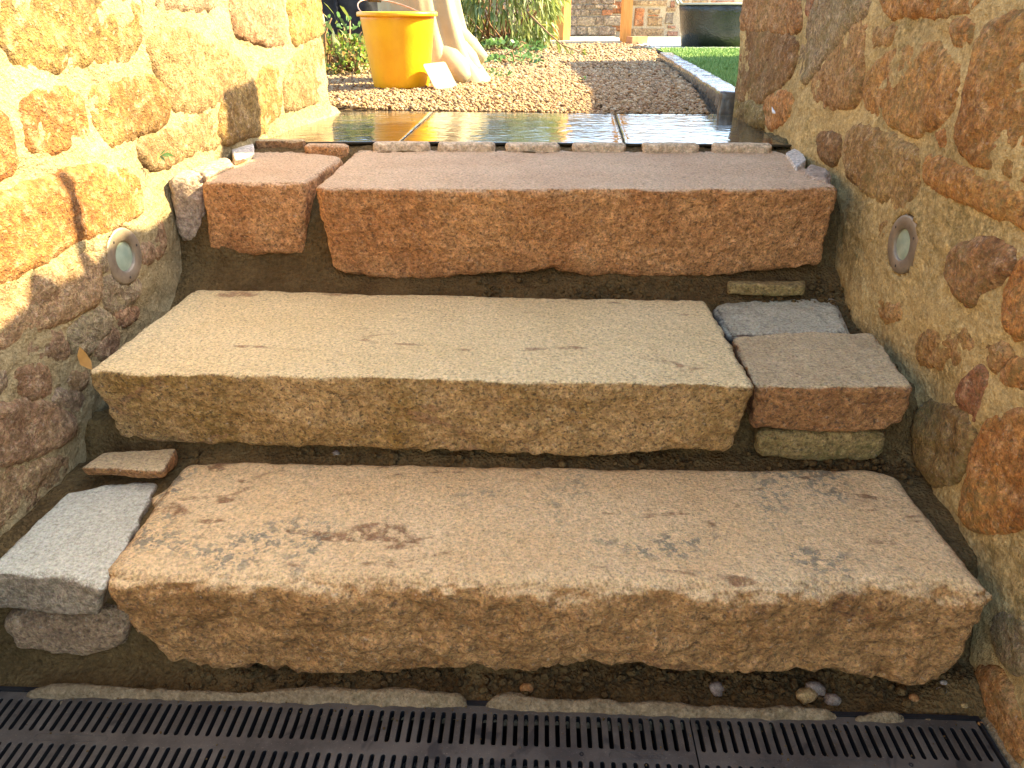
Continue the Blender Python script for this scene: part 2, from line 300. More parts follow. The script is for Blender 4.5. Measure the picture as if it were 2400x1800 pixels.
def float_attr(o, name, arr):
    a = o.data.attributes.new(name, 'FLOAT', 'POINT')
    a.data.foreach_set('value', np.asarray(arr, dtype=np.float32))

def grid_faces(nu, nv):
    i = np.arange(nu - 1)[:, None] * nv + np.arange(nv - 1)[None, :]
    i = i.ravel()
    return np.stack([i, i + nv, i + nv + 1, i + 1], 1)

def vnormals(V, F):
    a, b, c = V[F[:, 0]], V[F[:, 1]], V[F[:, 2]]
    n = np.cross(b - a, V[F[:, 3]] - a) + np.cross(b - a, c - a) if F.shape[1] == 4 else np.cross(b - a, c - a)
    N = np.zeros_like(V)
    for k in range(F.shape[1]): np.add.at(N, F[:, k], n)
    return N / (np.linalg.norm(N, axis=1, keepdims=True) + 1e-12)

class MB:
    """collects shapes, links them as ONE mesh object"""
    def __init__(self): self.v = []; self.f = []
    def add(self, V, F):
        b = len(self.v)
        self.v += [tuple(map(float, v)) for v in V]
        self.f += [tuple(int(i) + b for i in f) for f in F]
    def box(self, c, s, R=None):
        x, y, z = s[0] / 2, s[1] / 2, s[2] / 2
        V = np.array([[-x, -y, -z], [x, -y, -z], [x, y, -z], [-x, y, -z], [-x, -y, z], [x, -y, z], [x, y, z], [-x, y, z]])
        if R is not None: V = V @ np.array(R).T
        self.add(V + np.array(c), [(0, 3, 2, 1), (4, 5, 6, 7), (0, 1, 5, 4), (1, 2, 6, 5), (2, 3, 7, 6), (3, 0, 4, 7)])
    def tube(self, pts, r, n=8):
        pts = [np.array(p, float) for p in pts]
        rr = r if hasattr(r, '__len__') else [r] * len(pts)
        V = []; 
        up = np.array([0.3, 0.2, 1.0])
        for i, p in enumerate(pts):
            t = pts[min(i + 1, len(pts) - 1)] - pts[max(i - 1, 0)]
            t /= np.linalg.norm(t) + 1e-9
            a = np.cross(t, up); a /= np.linalg.norm(a) + 1e-9
            b = np.cross(t, a)
            for k in range(n):
                q = 2 * math.pi * k / n
                V.append(p + rr[i] * (a * math.cos(q) + b * math.sin(q)))
        F = []
        for i in range(len(pts) - 1):
            for k in range(n):
                F.append((i * n + k, i * n + (k + 1) % n, (i + 1) * n + (k + 1) % n, (i + 1) * n + k))
        F.append(tuple(range(n - 1, -1, -1))); F.append(tuple((len(pts) - 1) * n + k for k in range(n)))
        self.add(V, F)
    def lathe(self, prof, c, n=48, wob=None):
        V = []; F = []
        for i, (r, z) in enumerate(prof):
            for k in range(n):
                q = 2 * math.pi * k / n
                rr = r * (wob(q, i) if wob else 1)
                V.append((c[0] + rr * math.cos(q), c[1] + rr * math.sin(q), c[2] + z))
        for i in range(len(prof) - 1):
            for k in range(n):
                F.append((i * n + k, i * n + (k + 1) % n, (i + 1) * n + (k + 1) % n, (i + 1) * n + k))
        self.add(V, F)
    def build(self, name, m, parent=None, smooth=False, origin=None):
        return mesh_obj(name, np.array(self.v), self.f, m, parent, origin, smooth)

# ------------------------------------------------------------------ materials
class Mat:
    def __init__(self, name, rough=0.9, spec=0.3):
        self.m = bpy.data.materials.new(name)
        self.m.use_nodes = True
        self.t = self.m.node_tree
        self.b = self.t.nodes['Principled BSDF']
        self.b.inputs['Roughness'].default_value = rough
        self.b.inputs['Specular IOR Level'].default_value = spec
        self.co = self.t.nodes.new('ShaderNodeTexCoord').outputs['Object']
    def n(self, typ, **kw):
        nd = self.t.nodes.new('ShaderNode' + typ)
        for k, v in kw.items(): setattr(nd, k, v)
        return nd
    def put(self, sock, v):
        if isinstance(v, bpy.types.NodeSocket): self.t.links.new(v, sock)
        else: sock.default_value = v
    def noise(self, scale, detail=4, rough=0.55, dist=0.0, vec=None, stretch=None):
        v = vec or self.co
        if stretch:
            mp = self.n('Mapping'); self.put(mp.inputs[0], v); mp.inputs['Scale'].default_value = stretch; v = mp.outputs[0]
        nd = self.n('TexNoise'); self.put(nd.inputs['Vector'], v)
        nd.inputs['Scale'].default_value = scale; nd.inputs['Detail'].default_value = detail
        nd.inputs['Roughness'].default_value = rough; nd.inputs['Distortion'].default_value = dist
        return nd.outputs['Fac']
    def vor(self, scale, out='Distance', feature='F1', rnd=1.0):
        nd = self.n('TexVoronoi', feature=feature); self.put(nd.inputs['Vector'], self.co)
        nd.inputs['Scale'].default_value = scale; nd.inputs['Randomness'].default_value = rnd
        return nd.outputs[out]
    def ramp(self, fac, a, b, ca=(0, 0, 0, 1), cb=(1, 1, 1, 1)):
        r = self.n('ValToRGB'); self.put(r.inputs[0], fac)
        e = r.color_ramp.elements
        e[0].position = a; e[1].position = b; e[0].color = col4(ca); e[1].color = col4(cb)
        return r.outputs[0]
    def mix(self, fac, a, b, blend='MIX'):
        x = self.n('Mix', data_type='RGBA', blend_type=blend)
        self.put(x.inputs['Factor'], fac)
        self.put(x.inputs[6], col4(a) if not isinstance(a, bpy.types.NodeSocket) else a)
        self.put(x.inputs[7], col4(b) if not isinstance(b, bpy.types.NodeSocket) else b)
        return x.outputs[2]
    def math(self, op, a, b=0.0, c=0.0):
        x = self.n('Math', operation=op)
        self.put(x.inputs[0], a); self.put(x.inputs[1], b)
        if op in ('MULTIPLY_ADD',): self.put(x.inputs[2], c)
        return x.outputs[0]
    def color(self, c): self.put(self.b.inputs['Base Color'], c if isinstance(c, bpy.types.NodeSocket) else col4(c)); return self
    def bump(self, hts, dist=0.003, strength=1.0):
        nd = self.n('Bump'); self.put(nd.inputs['Height'], hts)
        nd.inputs['Distance'].default_value = dist; nd.inputs['Strength'].default_value = strength
        self.put(self.b.inputs['Normal'], nd.outputs[0]); return self
    def objcol(self): return self.n('ObjectInfo').outputs['Color']
    def objrnd(self): return self.n('ObjectInfo').outputs['Random']
    def island(self): return self.n('NewGeometry').outputs['Random Per Island']
    def attr(self, name): return self.n('Attribute', attribute_name=name).outputs['Fac']
    def nz(self):
        s = self.n('SeparateXYZ'); self.put(s.inputs[0], self.n('NewGeometry').outputs['Normal']); return s.outputs['Z']

def col4(c):
    return tuple(c) if len(c) == 4 else (c[0], c[1], c[2], 1.0)

def wsum(M, terms):
    out = None
    for w, s in terms:
        t = M.math('MULTIPLY', s, w)
        out = t if out is None else M.math('ADD', out, t)
    return out

def rock_mat(name, face, vein, speck, tread=None, patch=None, stain=None, speck_amt=0.55, scale=1.0, bump=0.004, objc=False, mortar=None, moss=None, rough=0.92):
    M = Mat(name, rough, 0.25)
    base = M.objcol() if objc else None
    big = M.noise(7 * scale, 5, 0.6, 0.4)
    mid = M.noise(38 * scale, 5, 0.65)
    fine = M.noise(210 * scale, 4, 0.7)
    grain = M.vor(330 * scale)
    if objc:
        dark = M.mix(1.0, base, (0.62, 0.55, 0.50), 'MULTIPLY')
        lite = M.mix(0.35, base, (0.62, 0.48, 0.30))
        c = M.mix(M.ramp(big, 0.34, 0.66), dark, base)
        c = M.mix(M.ramp(mid, 0.50, 0.72), c, lite)
    else:
        c = M.mix(M.ramp(big, 0.36, 0.62), vein, face)
        c = M.mix(M.math('MULTIPLY', M.ramp(mid, 0.52, 0.75), 0.55), c, tuple(min(1, x * 1.45) for x in face[:3]))
    if tread is not None:  # skylight on upward faces put into the colour, along with pale dust and wear
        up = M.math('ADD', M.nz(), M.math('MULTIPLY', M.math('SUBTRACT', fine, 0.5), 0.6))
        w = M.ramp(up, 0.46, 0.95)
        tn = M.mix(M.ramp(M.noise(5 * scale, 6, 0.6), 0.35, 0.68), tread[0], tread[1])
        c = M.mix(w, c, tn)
        if patch is not None:      # grey lichen crust on the paler top
            pn = M.math('MULTIPLY', M.ramp(M.noise(4.2, 3, 0.5, 0.6), 0.51, 0.60), M.ramp(M.noise(60, 5, 0.7), 0.50, 0.55))
            c = M.mix(M.math('MULTIPLY', M.math('MULTIPLY', pn, w), 0.75), c, patch)
        if stain is not None:      # rusty iron stains
            sn = M.math('MULTIPLY', M.ramp(M.noise(11, 2, 0.5, 1.0, stretch=(0.6, 1.5, 1)), 0.63, 0.68), M.ramp(M.noise(48, 4, 0.7), 0.40, 0.55))
            c = M.mix(M.math('MULTIPLY', sn, 0.8), c, stain)
    # dark mineral grains, pale grains
    mot = M.noise(95 * scale, 4, 0.72)
    mot2 = M.noise(210 * scale, 3, 0.7)
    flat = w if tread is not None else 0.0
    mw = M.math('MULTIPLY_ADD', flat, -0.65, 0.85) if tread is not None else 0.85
    c = M.mix(mw, c, M.ramp(mot, 0.30, 0.70, (0.36, 0.31, 0.25), (1.55, 1.52, 1.46)), 'MULTIPLY')
    c = M.mix(0.7, c, M.ramp(mot2, 0.32, 0.66, (0.60, 0.57, 0.53), (1.28, 1.28, 1.28)), 'MULTIPLY')
    sp = M.ramp(M.noise(170 * scale, 3, 0.65), 0.54, 0.63)
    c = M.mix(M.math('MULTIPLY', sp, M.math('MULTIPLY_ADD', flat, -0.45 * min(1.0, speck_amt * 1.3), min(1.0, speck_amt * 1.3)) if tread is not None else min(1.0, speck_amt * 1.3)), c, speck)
    c = M.mix(M.math('MULTIPLY', M.ramp(M.noise(140 * scale, 3, 0.6, 0.3), 0.62, 0.70), 0.35), c, (0.62, 0.50, 0.34))
    gc = M.vor(420 * scale, 'Color')
    c = M.mix(0.35, c, M.mix(0.75, gc, M.mix(0.0, (0.5, 0.5, 0.5), (1, 1, 1))), 'SOFT_LIGHT')
    if mortar is not None:         # smears of pointing mortar over the stone, thickest towards its edge
        e = M.attr('edge')
        thr = M.math('ADD', M.math('MULTIPLY', e, 0.9), M.math('MULTIPLY', M.noise(24, 5, 0.65), 0.62))
        w = M.ramp(thr, 0.19, 0.34, (1, 1, 1), (0, 0, 0))
        c = M.mix(M.math('MULTIPLY', w, 0.85), c, mortar)
    if moss is not None:
        mz = M.math('MULTIPLY', M.ramp(M.noise(5.5, 4, 0.6), 0.46, 0.60), M.ramp(M.noise(60, 4, 0.7), 0.42, 0.58))
        c = M.mix(M.math('MULTIPLY', mz, moss[3]), c, moss[:3])
    M.color(c)
    h = wsum(M, [(0.9, mid), (0.7, mot), (0.6, fine), (0.2, grain)])
    M.bump(h, bump * 1.35, 1.0)
    return M.m

def simple_mat(name, c1, c2=None, scale=20, rough=0.8, spec=0.3, bump=0.0, bscale=60, metal=0.0, stretch=None, detail=5, lo=0.35, hi=0.65):
    M = Mat(name, rough, spec)
    M.b.inputs['Metallic'].default_value = metal
    if c2 is None: M.color(c1)
    else: M.color(M.mix(M.ramp(M.noise(scale, detail, 0.6, stretch=stretch), lo, hi), c1, c2))
    if bump: M.bump(M.noise(bscale, 5, 0.6, stretch=stretch), bump)
    return M.m

MORT_L = (0.43, 0.335, 0.17)
MORT_R = (0.60, 0.44, 0.19)
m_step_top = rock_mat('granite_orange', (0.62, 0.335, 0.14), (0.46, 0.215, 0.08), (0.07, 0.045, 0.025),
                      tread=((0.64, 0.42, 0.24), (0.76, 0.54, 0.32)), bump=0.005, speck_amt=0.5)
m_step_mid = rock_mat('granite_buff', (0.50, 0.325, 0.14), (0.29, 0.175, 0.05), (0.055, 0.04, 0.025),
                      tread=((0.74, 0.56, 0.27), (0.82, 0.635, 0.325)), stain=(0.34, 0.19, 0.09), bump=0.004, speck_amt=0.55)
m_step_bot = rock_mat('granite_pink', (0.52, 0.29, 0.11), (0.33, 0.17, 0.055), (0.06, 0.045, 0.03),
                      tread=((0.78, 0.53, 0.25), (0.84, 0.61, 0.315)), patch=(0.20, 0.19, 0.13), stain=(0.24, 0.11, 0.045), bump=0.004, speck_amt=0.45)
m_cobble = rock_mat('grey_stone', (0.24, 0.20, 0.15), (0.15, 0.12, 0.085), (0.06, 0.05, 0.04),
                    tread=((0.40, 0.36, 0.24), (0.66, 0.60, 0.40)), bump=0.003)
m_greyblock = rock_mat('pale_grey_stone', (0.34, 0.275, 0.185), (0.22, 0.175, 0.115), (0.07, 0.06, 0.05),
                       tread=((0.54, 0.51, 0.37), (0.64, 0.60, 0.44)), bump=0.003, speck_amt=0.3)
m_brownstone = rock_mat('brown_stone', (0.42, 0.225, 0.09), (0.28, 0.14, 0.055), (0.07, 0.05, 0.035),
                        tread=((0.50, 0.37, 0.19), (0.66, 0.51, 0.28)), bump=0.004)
m_pale = rock_mat('pale_stone', (0.46, 0.36, 0.26), (0.36, 0.27, 0.19), (0.16, 0.12, 0.09), bump=0.003, speck_amt=0.25)
m_edging = rock_mat('tan_edging', (0.66, 0.52, 0.34), (0.54, 0.41, 0.26), (0.2, 0.15, 0.1), bump=0.002, speck_amt=0.2)
m_pinkgrey = rock_mat('pink_grey_stone', (0.42, 0.29, 0.165), (0.27, 0.18, 0.10), (0.07, 0.05, 0.04), bump=0.004, speck_amt=0.4)
m_white = rock_mat('white_stone', (0.68, 0.62, 0.52), (0.58, 0.50, 0.40), (0.3, 0.25, 0.2), bump=0.002, speck_amt=0.2)
m_moss_stone = rock_mat('mossy_stone', (0.40, 0.295, 0.125), (0.27, 0.20, 0.075), (0.07, 0.06, 0.03), bump=0.004, moss=(0.10, 0.10, 0.025, 0.7))
m_dark_moss = rock_mat('dark_moss_mortar', (0.16, 0.12, 0.05), (0.11, 0.085, 0.03), (0.05, 0.04, 0.02), bump=0.005, moss=(0.06, 0.06, 0.018, 0.8))
m_wall_l = rock_mat('sandstone_dry', (0, 0, 0), (0, 0, 0), (0.12, 0.075, 0.04), objc=True, mortar=MORT_L, bump=0.006, speck_amt=0.35, scale=0.8)
m_wall_r = rock_mat('sandstone_damp', (0, 0, 0), (0, 0, 0), (0.10, 0.065, 0.03), objc=True, mortar=MORT_R, bump=0.006, speck_amt=0.4, scale=0.8, moss=(0.17, 0.14, 0.045, 0.55))

def mortar_mat(name, c, moss, mott=0.85):
    M = Mat(name, 0.95, 0.2)
    a = M.noise(6, 5, 0.6); b = M.noise(45, 5, 0.7); d = M.noise(220, 3, 0.6)
    x = M.mix(M.ramp(a, 0.35, 0.68), tuple(v * 0.72 for v in c), c)
    x = M.mix(M.math('MULTIPLY', M.ramp(b, 0.52, 0.70), 0.5), x, tuple(min(1, v * 1.25) for v in c))
    x = M.mix(M.math('MULTIPLY', M.ramp(d, 0.60, 0.70), 0.5), x, (c[0] * 0.3, c[1] * 0.28, c[2] * 0.25))
    if moss:
        g = M.math('MULTIPLY', M.ramp(M.noise(4.5, 5, 0.6), 0.46, 0.60), M.ramp(M.noise(70, 4, 0.7), 0.42, 0.56))
        x = M.mix(M.math('MULTIPLY', g, moss[3]), x, moss[:3])
    x = M.mix(mott, x, M.ramp(M.noise(80, 4, 0.75), 0.30, 0.68, (0.50, 0.46, 0.40), (1.32, 1.32, 1.30)), 'MULTIPLY')
    x = M.mix(0.6, x, M.ramp(M.noise(190, 3, 0.7), 0.32, 0.66, (0.62, 0.60, 0.56), (1.25, 1.25, 1.25)), 'MULTIPLY')
    M.color(x)
    M.bump(wsum(M, [(0.8, b), (0.6, M.noise(80, 4, 0.75)), (0.5, d), (0.25, M.vor(120))]), 0.008)
    return M.m
m_mort_l = mortar_mat('lime_mortar', MORT_L, (0.30, 0.24, 0.13, 0.4), 0.5)
m_mort_r = mortar_mat('damp_mortar', MORT_R, (0.15, 0.12, 0.04, 0.6), 0.65)
m_mort_g = mortar_mat('cement', (0.33, 0.245, 0.135), (0.16, 0.13, 0.06, 0.4))
m_mort_far = mortar_mat('far_mortar', (0.36, 0.32, 0.26), None)
m_mort_house = mortar_mat('house_mortar', (0.62, 0.52, 0.36), None)
m_wall_far = rock_mat('rubble_far', (0, 0, 0), (0, 0, 0), (0.10, 0.08, 0.06), objc=True, bump=0.008, scale=0.4)

def soil_mat():
    M = Mat('soil', 0.97, 0.15)
    a = M.noise(9, 5, 0.65); b = M.noise(90, 5, 0.7); g = M.vor(160)
    x = M.mix(M.ramp(a, 0.35, 0.65), (0.105, 0.063, 0.021), (0.18, 0.115, 0.042))
    x = M.mix(M.math('MULTIPLY', M.ramp(b, 0.52, 0.68), 0.5), x, (0.20, 0.138, 0.062))
    x = M.mix(M.math('MULTIPLY', M.ramp(M.noise(240, 2), 0.62, 0.68), 0.5), x, (0.05, 0.035, 0.02))
    x = M.mix(0.8, x, M.ramp(M.noise(120, 5, 0.75), 0.30, 0.68, (0.50, 0.48, 0.45), (1.45, 1.42, 1.38)), 'MULTIPLY')
    M.color(x); M.bump(wsum(M, [(0.8, b), (0.6, g), (0.5, M.noise(240, 3, 0.7))]), 0.010)
    return M.m
m_soil = soil_mat()

# ------------------------------------------------------------------ rock builder
def polyline(pts, n):
    p = np.array(pts, float)
    d = np.r_[0, np.cumsum(np.linalg.norm(np.diff(p, axis=0), axis=1))]; d /= d[-1]
    u = np.linspace(0, 1, n)
    return np.stack([np.interp(u, d, p[:, k]) for k in range(3)], 1)

def box_topo(nx, ny, nz):
    ids = {}; pts = []; F = []
    def face(gen, na, nb, flip):
        idx = np.empty((na + 1, nb + 1), int)
        for a in range(na + 1):
            for b in range(nb + 1):
                k = gen(a, b)
                if k not in ids: ids[k] = len(pts); pts.append(k)
                idx[a, b] = ids[k]
        A = np.stack([idx[:-1, :-1].ravel(), idx[1:, :-1].ravel(), idx[1:, 1:].ravel(), idx[:-1, 1:].ravel()], 1)
        F.append(A[:, ::-1] if flip else A)
    face(lambda a, b: (a, b, nz), nx, ny, False)
    face(lambda a, b: (a, b, 0), nx, ny, True)
    face(lambda a, b: (a, 0, b), nx, nz, False)
    face(lambda a, b: (a, ny, b), nx, nz, True)
    face(lambda a, b: (0, a, b), ny, nz, True)
    face(lambda a, b: (nx, a, b), ny, nz, False)
    return np.array(pts, float), np.concatenate(F)

def rock(name, S, mat, depth_under=0.0, cell=0.006, r=0.012, hewn=0.006, top=0.0015, seed=1, rvar=0.7, facet=0.0, ridges=0.0, bb=None, fr=13.0, parent=None, chip=0.25, pit=0.0032):
    n = 60
    FT, BT, FB = polyline(S['FT'], n), polyline(S['BT'], n), polyline(S['FB'], n)
    if bb is None:
        BB = BT.copy(); BB[:, 2] = np.minimum(FB[:, 2].mean() + 0.01, BT[:, 2] - 0.03); BB[:, 1] -= depth_under
    else: BB = polyline(bb, n)
    ex = 0.38 * min(r, 0.45 * np.linalg.norm(FT.mean(0) - FB.mean(0)))
    tt = np.linspace(-1, 1, n)[:, None]
    for C_ in (FT, BT, FB, BB):
        dr = C_[-1] - C_[0]; C_ += tt * ex * dr / (np.linalg.norm(dr) + 1e-9)
    Lx = max(np.linalg.norm(FT[-1] - FT[0]), 0.02)
    Ly = max(np.linalg.norm(FT.mean(0) - BT.mean(0)), 0.02)
    Lz = max(np.linalg.norm(FT.mean(0) - FB.mean(0)), 0.02)
    nx, ny, nz = [max(6, int(q / cell)) for q in (Lx, Ly, Lz)]
    I, F = box_topo(nx, ny, nz)
    U = I / np.array([nx, ny, nz]); Ls = np.array([Lx, Ly, Lz])
    P = U * Ls
    rr = min(r, 0.45 * Ls.min())
    nz_ = fbm(P + seed * 7.3, 22.0, 3, seed)
    rv = np.clip(rr * (1 + rvar * nz_), rr * 0.25, 0.48 * Ls.min())[:, None]
    Q = np.clip(P, rv, Ls - rv)
    Dv = P - Q
    nn = np.linalg.norm(Dv, axis=1, keepdims=True)
    P2 = np.where(nn > 1e-9, Q + rv * Dv / np.maximum(nn, 1e-9), P)
    u, v, w = (P2 / Ls).T
    def at(C):
        x = np.clip(u, 0, 1) * (n - 1); i = np.minimum(x.astype(int), n - 2); t = (x - i)[:, None]
        return C[i] * (1 - t) + C[i + 1] * t
    w_, v_ = w[:, None], v[:, None]
    V = w_ * ((1 - v_) * at(FT) + v_ * at(BT)) + (1 - w_) * ((1 - v_) * at(FB) + v_ * at(BB))
    N = vnormals(V, F)
    if (N * (V - V.mean(0))).sum() < 0: F = F[:, ::-1].copy(); N = -N
    upw = np.clip((N[:, 2] - 0.12) / 0.62, 0, 1)
    side = 1 - upw
    d = side * hewn * (0.7 * fbm(V, fr, 4, seed + 11) + 0.55 * fbm(V, fr * 3.6, 3, seed + 12))
    d += side * ridges * fbm(V * np.array([0.7, 1, 1.6]), 9.0, 3, seed + 30, 0.5, True)
    d += upw * top * (fbm(V, 7.0, 3, seed + 15) * 1.4 + fbm(V, 60.0, 3, seed + 16) * 0.8)
    edge = np.clip(nn[:, 0] / np.maximum(rv[:, 0], 1e-6) - 1.0, 0, 1) * 2.2
    d -= edge * rr * chip * np.clip(fbm(V, 30.0, 3, seed + 18) + 0.25, 0, 1)
    d += side * pit * fbm(V, 75.0, 3, seed + 19, 0.6) + upw * 0.0007 * fbm(V, 110.0, 2, seed + 20)
    if facet:
        d += (side + 0.12) * facet * (np.abs(fbm(V, 11.0, 2, seed + 21)) - 0.3)
    V = V + N * d[:, None]
    return mesh_obj(name, V, F, mat, parent)

# ------------------------------------------------------------------ the ground, soil under the steps
def sheet(name, pts, z, mat, kind='structure'):
    V = [(x, y, z) for x, y in pts]
    o = mesh_obj(name, np.array(V), [tuple(range(len(V)))], mat, smooth=False)
    if kind: o['kind'] = kind
    return o

m_ground = simple_mat('garden_ground', (0.16, 0.12, 0.06), (0.24, 0.18, 0.10), 3, 0.95, 0.2, 0.01, 20)
m_yard = simple_mat('yard_paving', (0.22, 0.19, 0.14), (0.30, 0.26, 0.19), 4, 0.9, 0.2, 0.004, 40)
sheet('ground', [(-150, 2.5), (150, 2.5), (150, 300), (-150, 300)], 0.636, m_ground)
sheet('ground', [(-150, -1.2), (-1.12, -1.2), (-1.12, 2.5), (-150, 2.5)], 0.636, m_ground)
sheet('ground', [(1.12, -1.2), (150, -1.2), (150, 2.5), (1.12, 2.5)], 0.636, m_ground)
sheet('yard', [(-150, -150), (150, -150), (150, 0.95), (-150, 0.95)], -0.09, m_yard)

def soil_height(x, y):
    prof = np.array([(.60, -.03), (.78, -.012), (.80, -.008), (.86, .000), (.885, .012), (.905, .10), (.93, .195), (1.0, .212), (1.13, .222), (1.185, .24),
                     (1.205, .32), (1.24, .345), (1.48, .352), (1.545, .395), (1.61, .425), (1.65, .45), (1.68, .55), (1.72, .605), (1.975, .612), (2.01, .640), (2.08, .644), (2.7, .638)])
    z = np.interp(y, prof[:, 0], prof[:, 1])
    m = np.clip((x - 0.60) / 0.12, 0, 1)
    z = z + m * 0.015 * np.exp(-((y - 1.42) / 0.14) ** 2) + m * 0.035 * np.exp(-((y - 0.84) / 0.05) ** 2)
    ml = np.clip((-0.70 - x) / 0.06, 0, 1)
    z = z - ml * 0.10 * np.exp(-((y - 1.36) / 0.15) ** 2)
    return z
xs = np.arange(-0.92, 0.86, 0.0075)
ys = np.r_[np.arange(0.60, 0.78, 0.02), np.arange(0.78, 1.28, 0.0055), np.arange(1.28, 1.48, 0.012), np.arange(1.48, 2.10, 0.006), np.arange(2.10, 2.66, 0.03)]
X, Y = np.meshgrid(xs, ys, indexing='ij')
P = np.stack([X.ravel(), Y.ravel(), np.zeros(X.size)], 1)
yy = P[:, 1] + 0.02 * fbm(P, 9, 3, 3) + 0.004 * fbm(P, 60, 2, 5)
zz = soil_height(P[:, 0], yy)
lump = np.clip((P[:, 0] + 0.25) / 0.5, 0.55, 1)
amp = np.where(yy < 0.80, 0.001, 0.006)
zz = zz + amp * fbm(P, 26, 4, 4) + np.where(yy < 0.80, 0.0, 0.004) * lump * fbm(P, 110, 3, 6, 0.6)
vv = (P[:, 1] - 0.848) + (P[:, 0] + 0.8) * 0.0365
P[:, 2] = np.where(vv < 0.003, -0.16, zz)
soil = mesh_obj('soil', P, grid_faces(len(xs), len(ys)), m_soil)
soil['kind'] = 'structure'

# loose crumbs of soil
ICO_V = []; 
_t = (1 + 5 ** 0.5) / 2
for a, b in ((1, _t), (-1, _t), (1, -_t), (-1, -_t)): ICO_V += [(a, b, 0)]
for a, b in ((1, _t), (-1, _t), (1, -_t), (-1, -_t)): ICO_V += [(0, a, b)]
for a, b in ((1, _t), (-1, _t), (1, -_t), (-1, -_t)): ICO_V += [(b, 0, a)]
ICO_V = np.array(ICO_V, float) / math.sqrt(1 + _t * _t)
def _hull_faces(V):
    F = []
    n = len(V)
    for i in range(n):
        for j in range(i + 1, n):
            for k in range(j + 1, n):
                nrm = np.cross(V[j] - V[i], V[k] - V[i])
                s = (V - V[i]) @ nrm
                if (s < 1e-6).all(): F.append((i, j, k))
                elif (s > -1e-6).all(): F.append((i, k, j))
    return np.array(F)
ICO_F = _hull_faces(ICO_V)

def blobs(name, C, R, mat, rng, squash=(1, 1, 1), jit=0.25, smooth=True):
    n = len(C)
    V = ICO_V[None] * (1 + jit * rng.uniform(-1, 1, (n, 12, 1)))
    s = rng.uniform(0.7, 1.2, (n, 1, 3)) * np.array(squash)
    V = V * s
    a = rng.uniform(0, 2 * np.pi, n); ca, sa = np.cos(a), np.sin(a)
    b = rng.uniform(-0.6, 0.6, n); cb, sb = np.cos(b), np.sin(b)
    x, y, z = V[..., 0], V[..., 1], V[..., 2]
    y, z = y * cb[:, None] - z * sb[:, None], y * sb[:, None] + z * cb[:, None]
    x, y = x * ca[:, None] - y * sa[:, None], x * sa[:, None] + y * ca[:, None]
    V = np.stack([x, y, z], -1) * np.asarray(R)[:, None, None] + np.asarray(C)[:, None, :]
    F = (ICO_F[None] + (np.arange(n) * 12)[:, None, None]).reshape(-1, 3)
    return mesh_obj(name, V.reshape(-1, 3), F, mat, smooth=smooth)

rng = np.random.default_rng(7)
cx = np.r_[rng.uniform(-0.6, 0.72, 2600), rng.uniform(-0.65, 0.7, 900), rng.uniform(-0.1, 0.7, 900), rng.uniform(0.56, 0.74, 500)]
cy = np.r_[rng.normal(0.865, 0.02, 2600), rng.normal(1.15, 0.025, 900), rng.normal(1.57, 0.03, 900), rng.uniform(1.1, 1.62, 500)]
keep = (cy > 0.826 - 0.035 * (cx + .7) / 1.5 + 0.012)
cx, cy = cx[keep], cy[keep]
wgt = rng.uniform(0, 1, len(cx)) < np.clip(0.30 + (cx + 0.35) * 0.9, 0.20, 1)
cx, cy = cx[wgt], cy[wgt]
cr = 0.0016 + 0.0075 * rng.uniform(0, 1, len(cx)) ** 4
gx_, gv_ = rng.uniform(-0.78, 0.68, 260), rng.uniform(-0.13, -0.001, 260) ** 1.0
cpts = np.concatenate([np.stack([cx, cy, soil_height(cx, cy) + cr * 0.5], 1), np.stack([gx_, 0.848 - 0.0365 * (gx_ + 0.8) + gv_ * rng.uniform(0.05, 1, 260), np.full(260, 0.0008)], 1)])
cr = np.r_[cr, 0.0006 + 0.0016 * rng.uniform(0, 1, 260) ** 3]
crumbs = blobs('soil_crumbs', cpts, cr, m_soil, rng, (1, 1, 0.8), 0.3)
crumbs['kind'] = 'stuff'

# ------------------------------------------------------------------ the two passage walls
Y_END, RC = 2.66, 0.03
class Wall:
    def __init__(self, x0, k, side, seed):
        self.x0, self.k, self.side, self.seed = x0, k, side, seed
        self.pockets = []
        d = np.array([k, 1.0, 0]); self.cs = 1 / np.linalg.norm(d); self.d = d * self.cs
        self.n = np.array([side * -1.0 * self.d[1], side * self.d[0], 0.0])      # into the passage
    def bulge(self, s, z):
        P = np.stack([s, z, np.zeros_like(s)], 1)
        return 0.022 * fbm(P, 1.7, 3, self.seed)
    def map(self, s, z, h):
        s = np.asarray(s, float); z = np.asarray(z, float); h = np.asarray(h, float)
        for (s0, z0) in self.pockets:
            q = np.hypot((s - s0) / self.cs, z - z0)
            k = np.clip((q - 0.056) / 0.03, 0, 1)
            h = np.where(q < 0.0535, -0.04, h * k + 0.004 * (1 - k))
        h = h + self.bulge(s, z)
        n, d = self.n, self.d
        s1 = Y_END - RC
        a = np.clip((s - s1) / RC, 0, math.pi / 2)
        P0 = np.stack([self.x0 + self.k * np.minimum(s, s1), np.minimum(s, s1), z], 1)
        N = n[None] * np.cos(a)[:, None] + d[None] * np.sin(a)[:, None]
        P = P0 + RC * (N - n[None])
        ext = np.maximum(s - s1 - RC * math.pi / 2, 0)
        P = P - n[None] * ext[:, None]
        return P + N * h[:, None], N

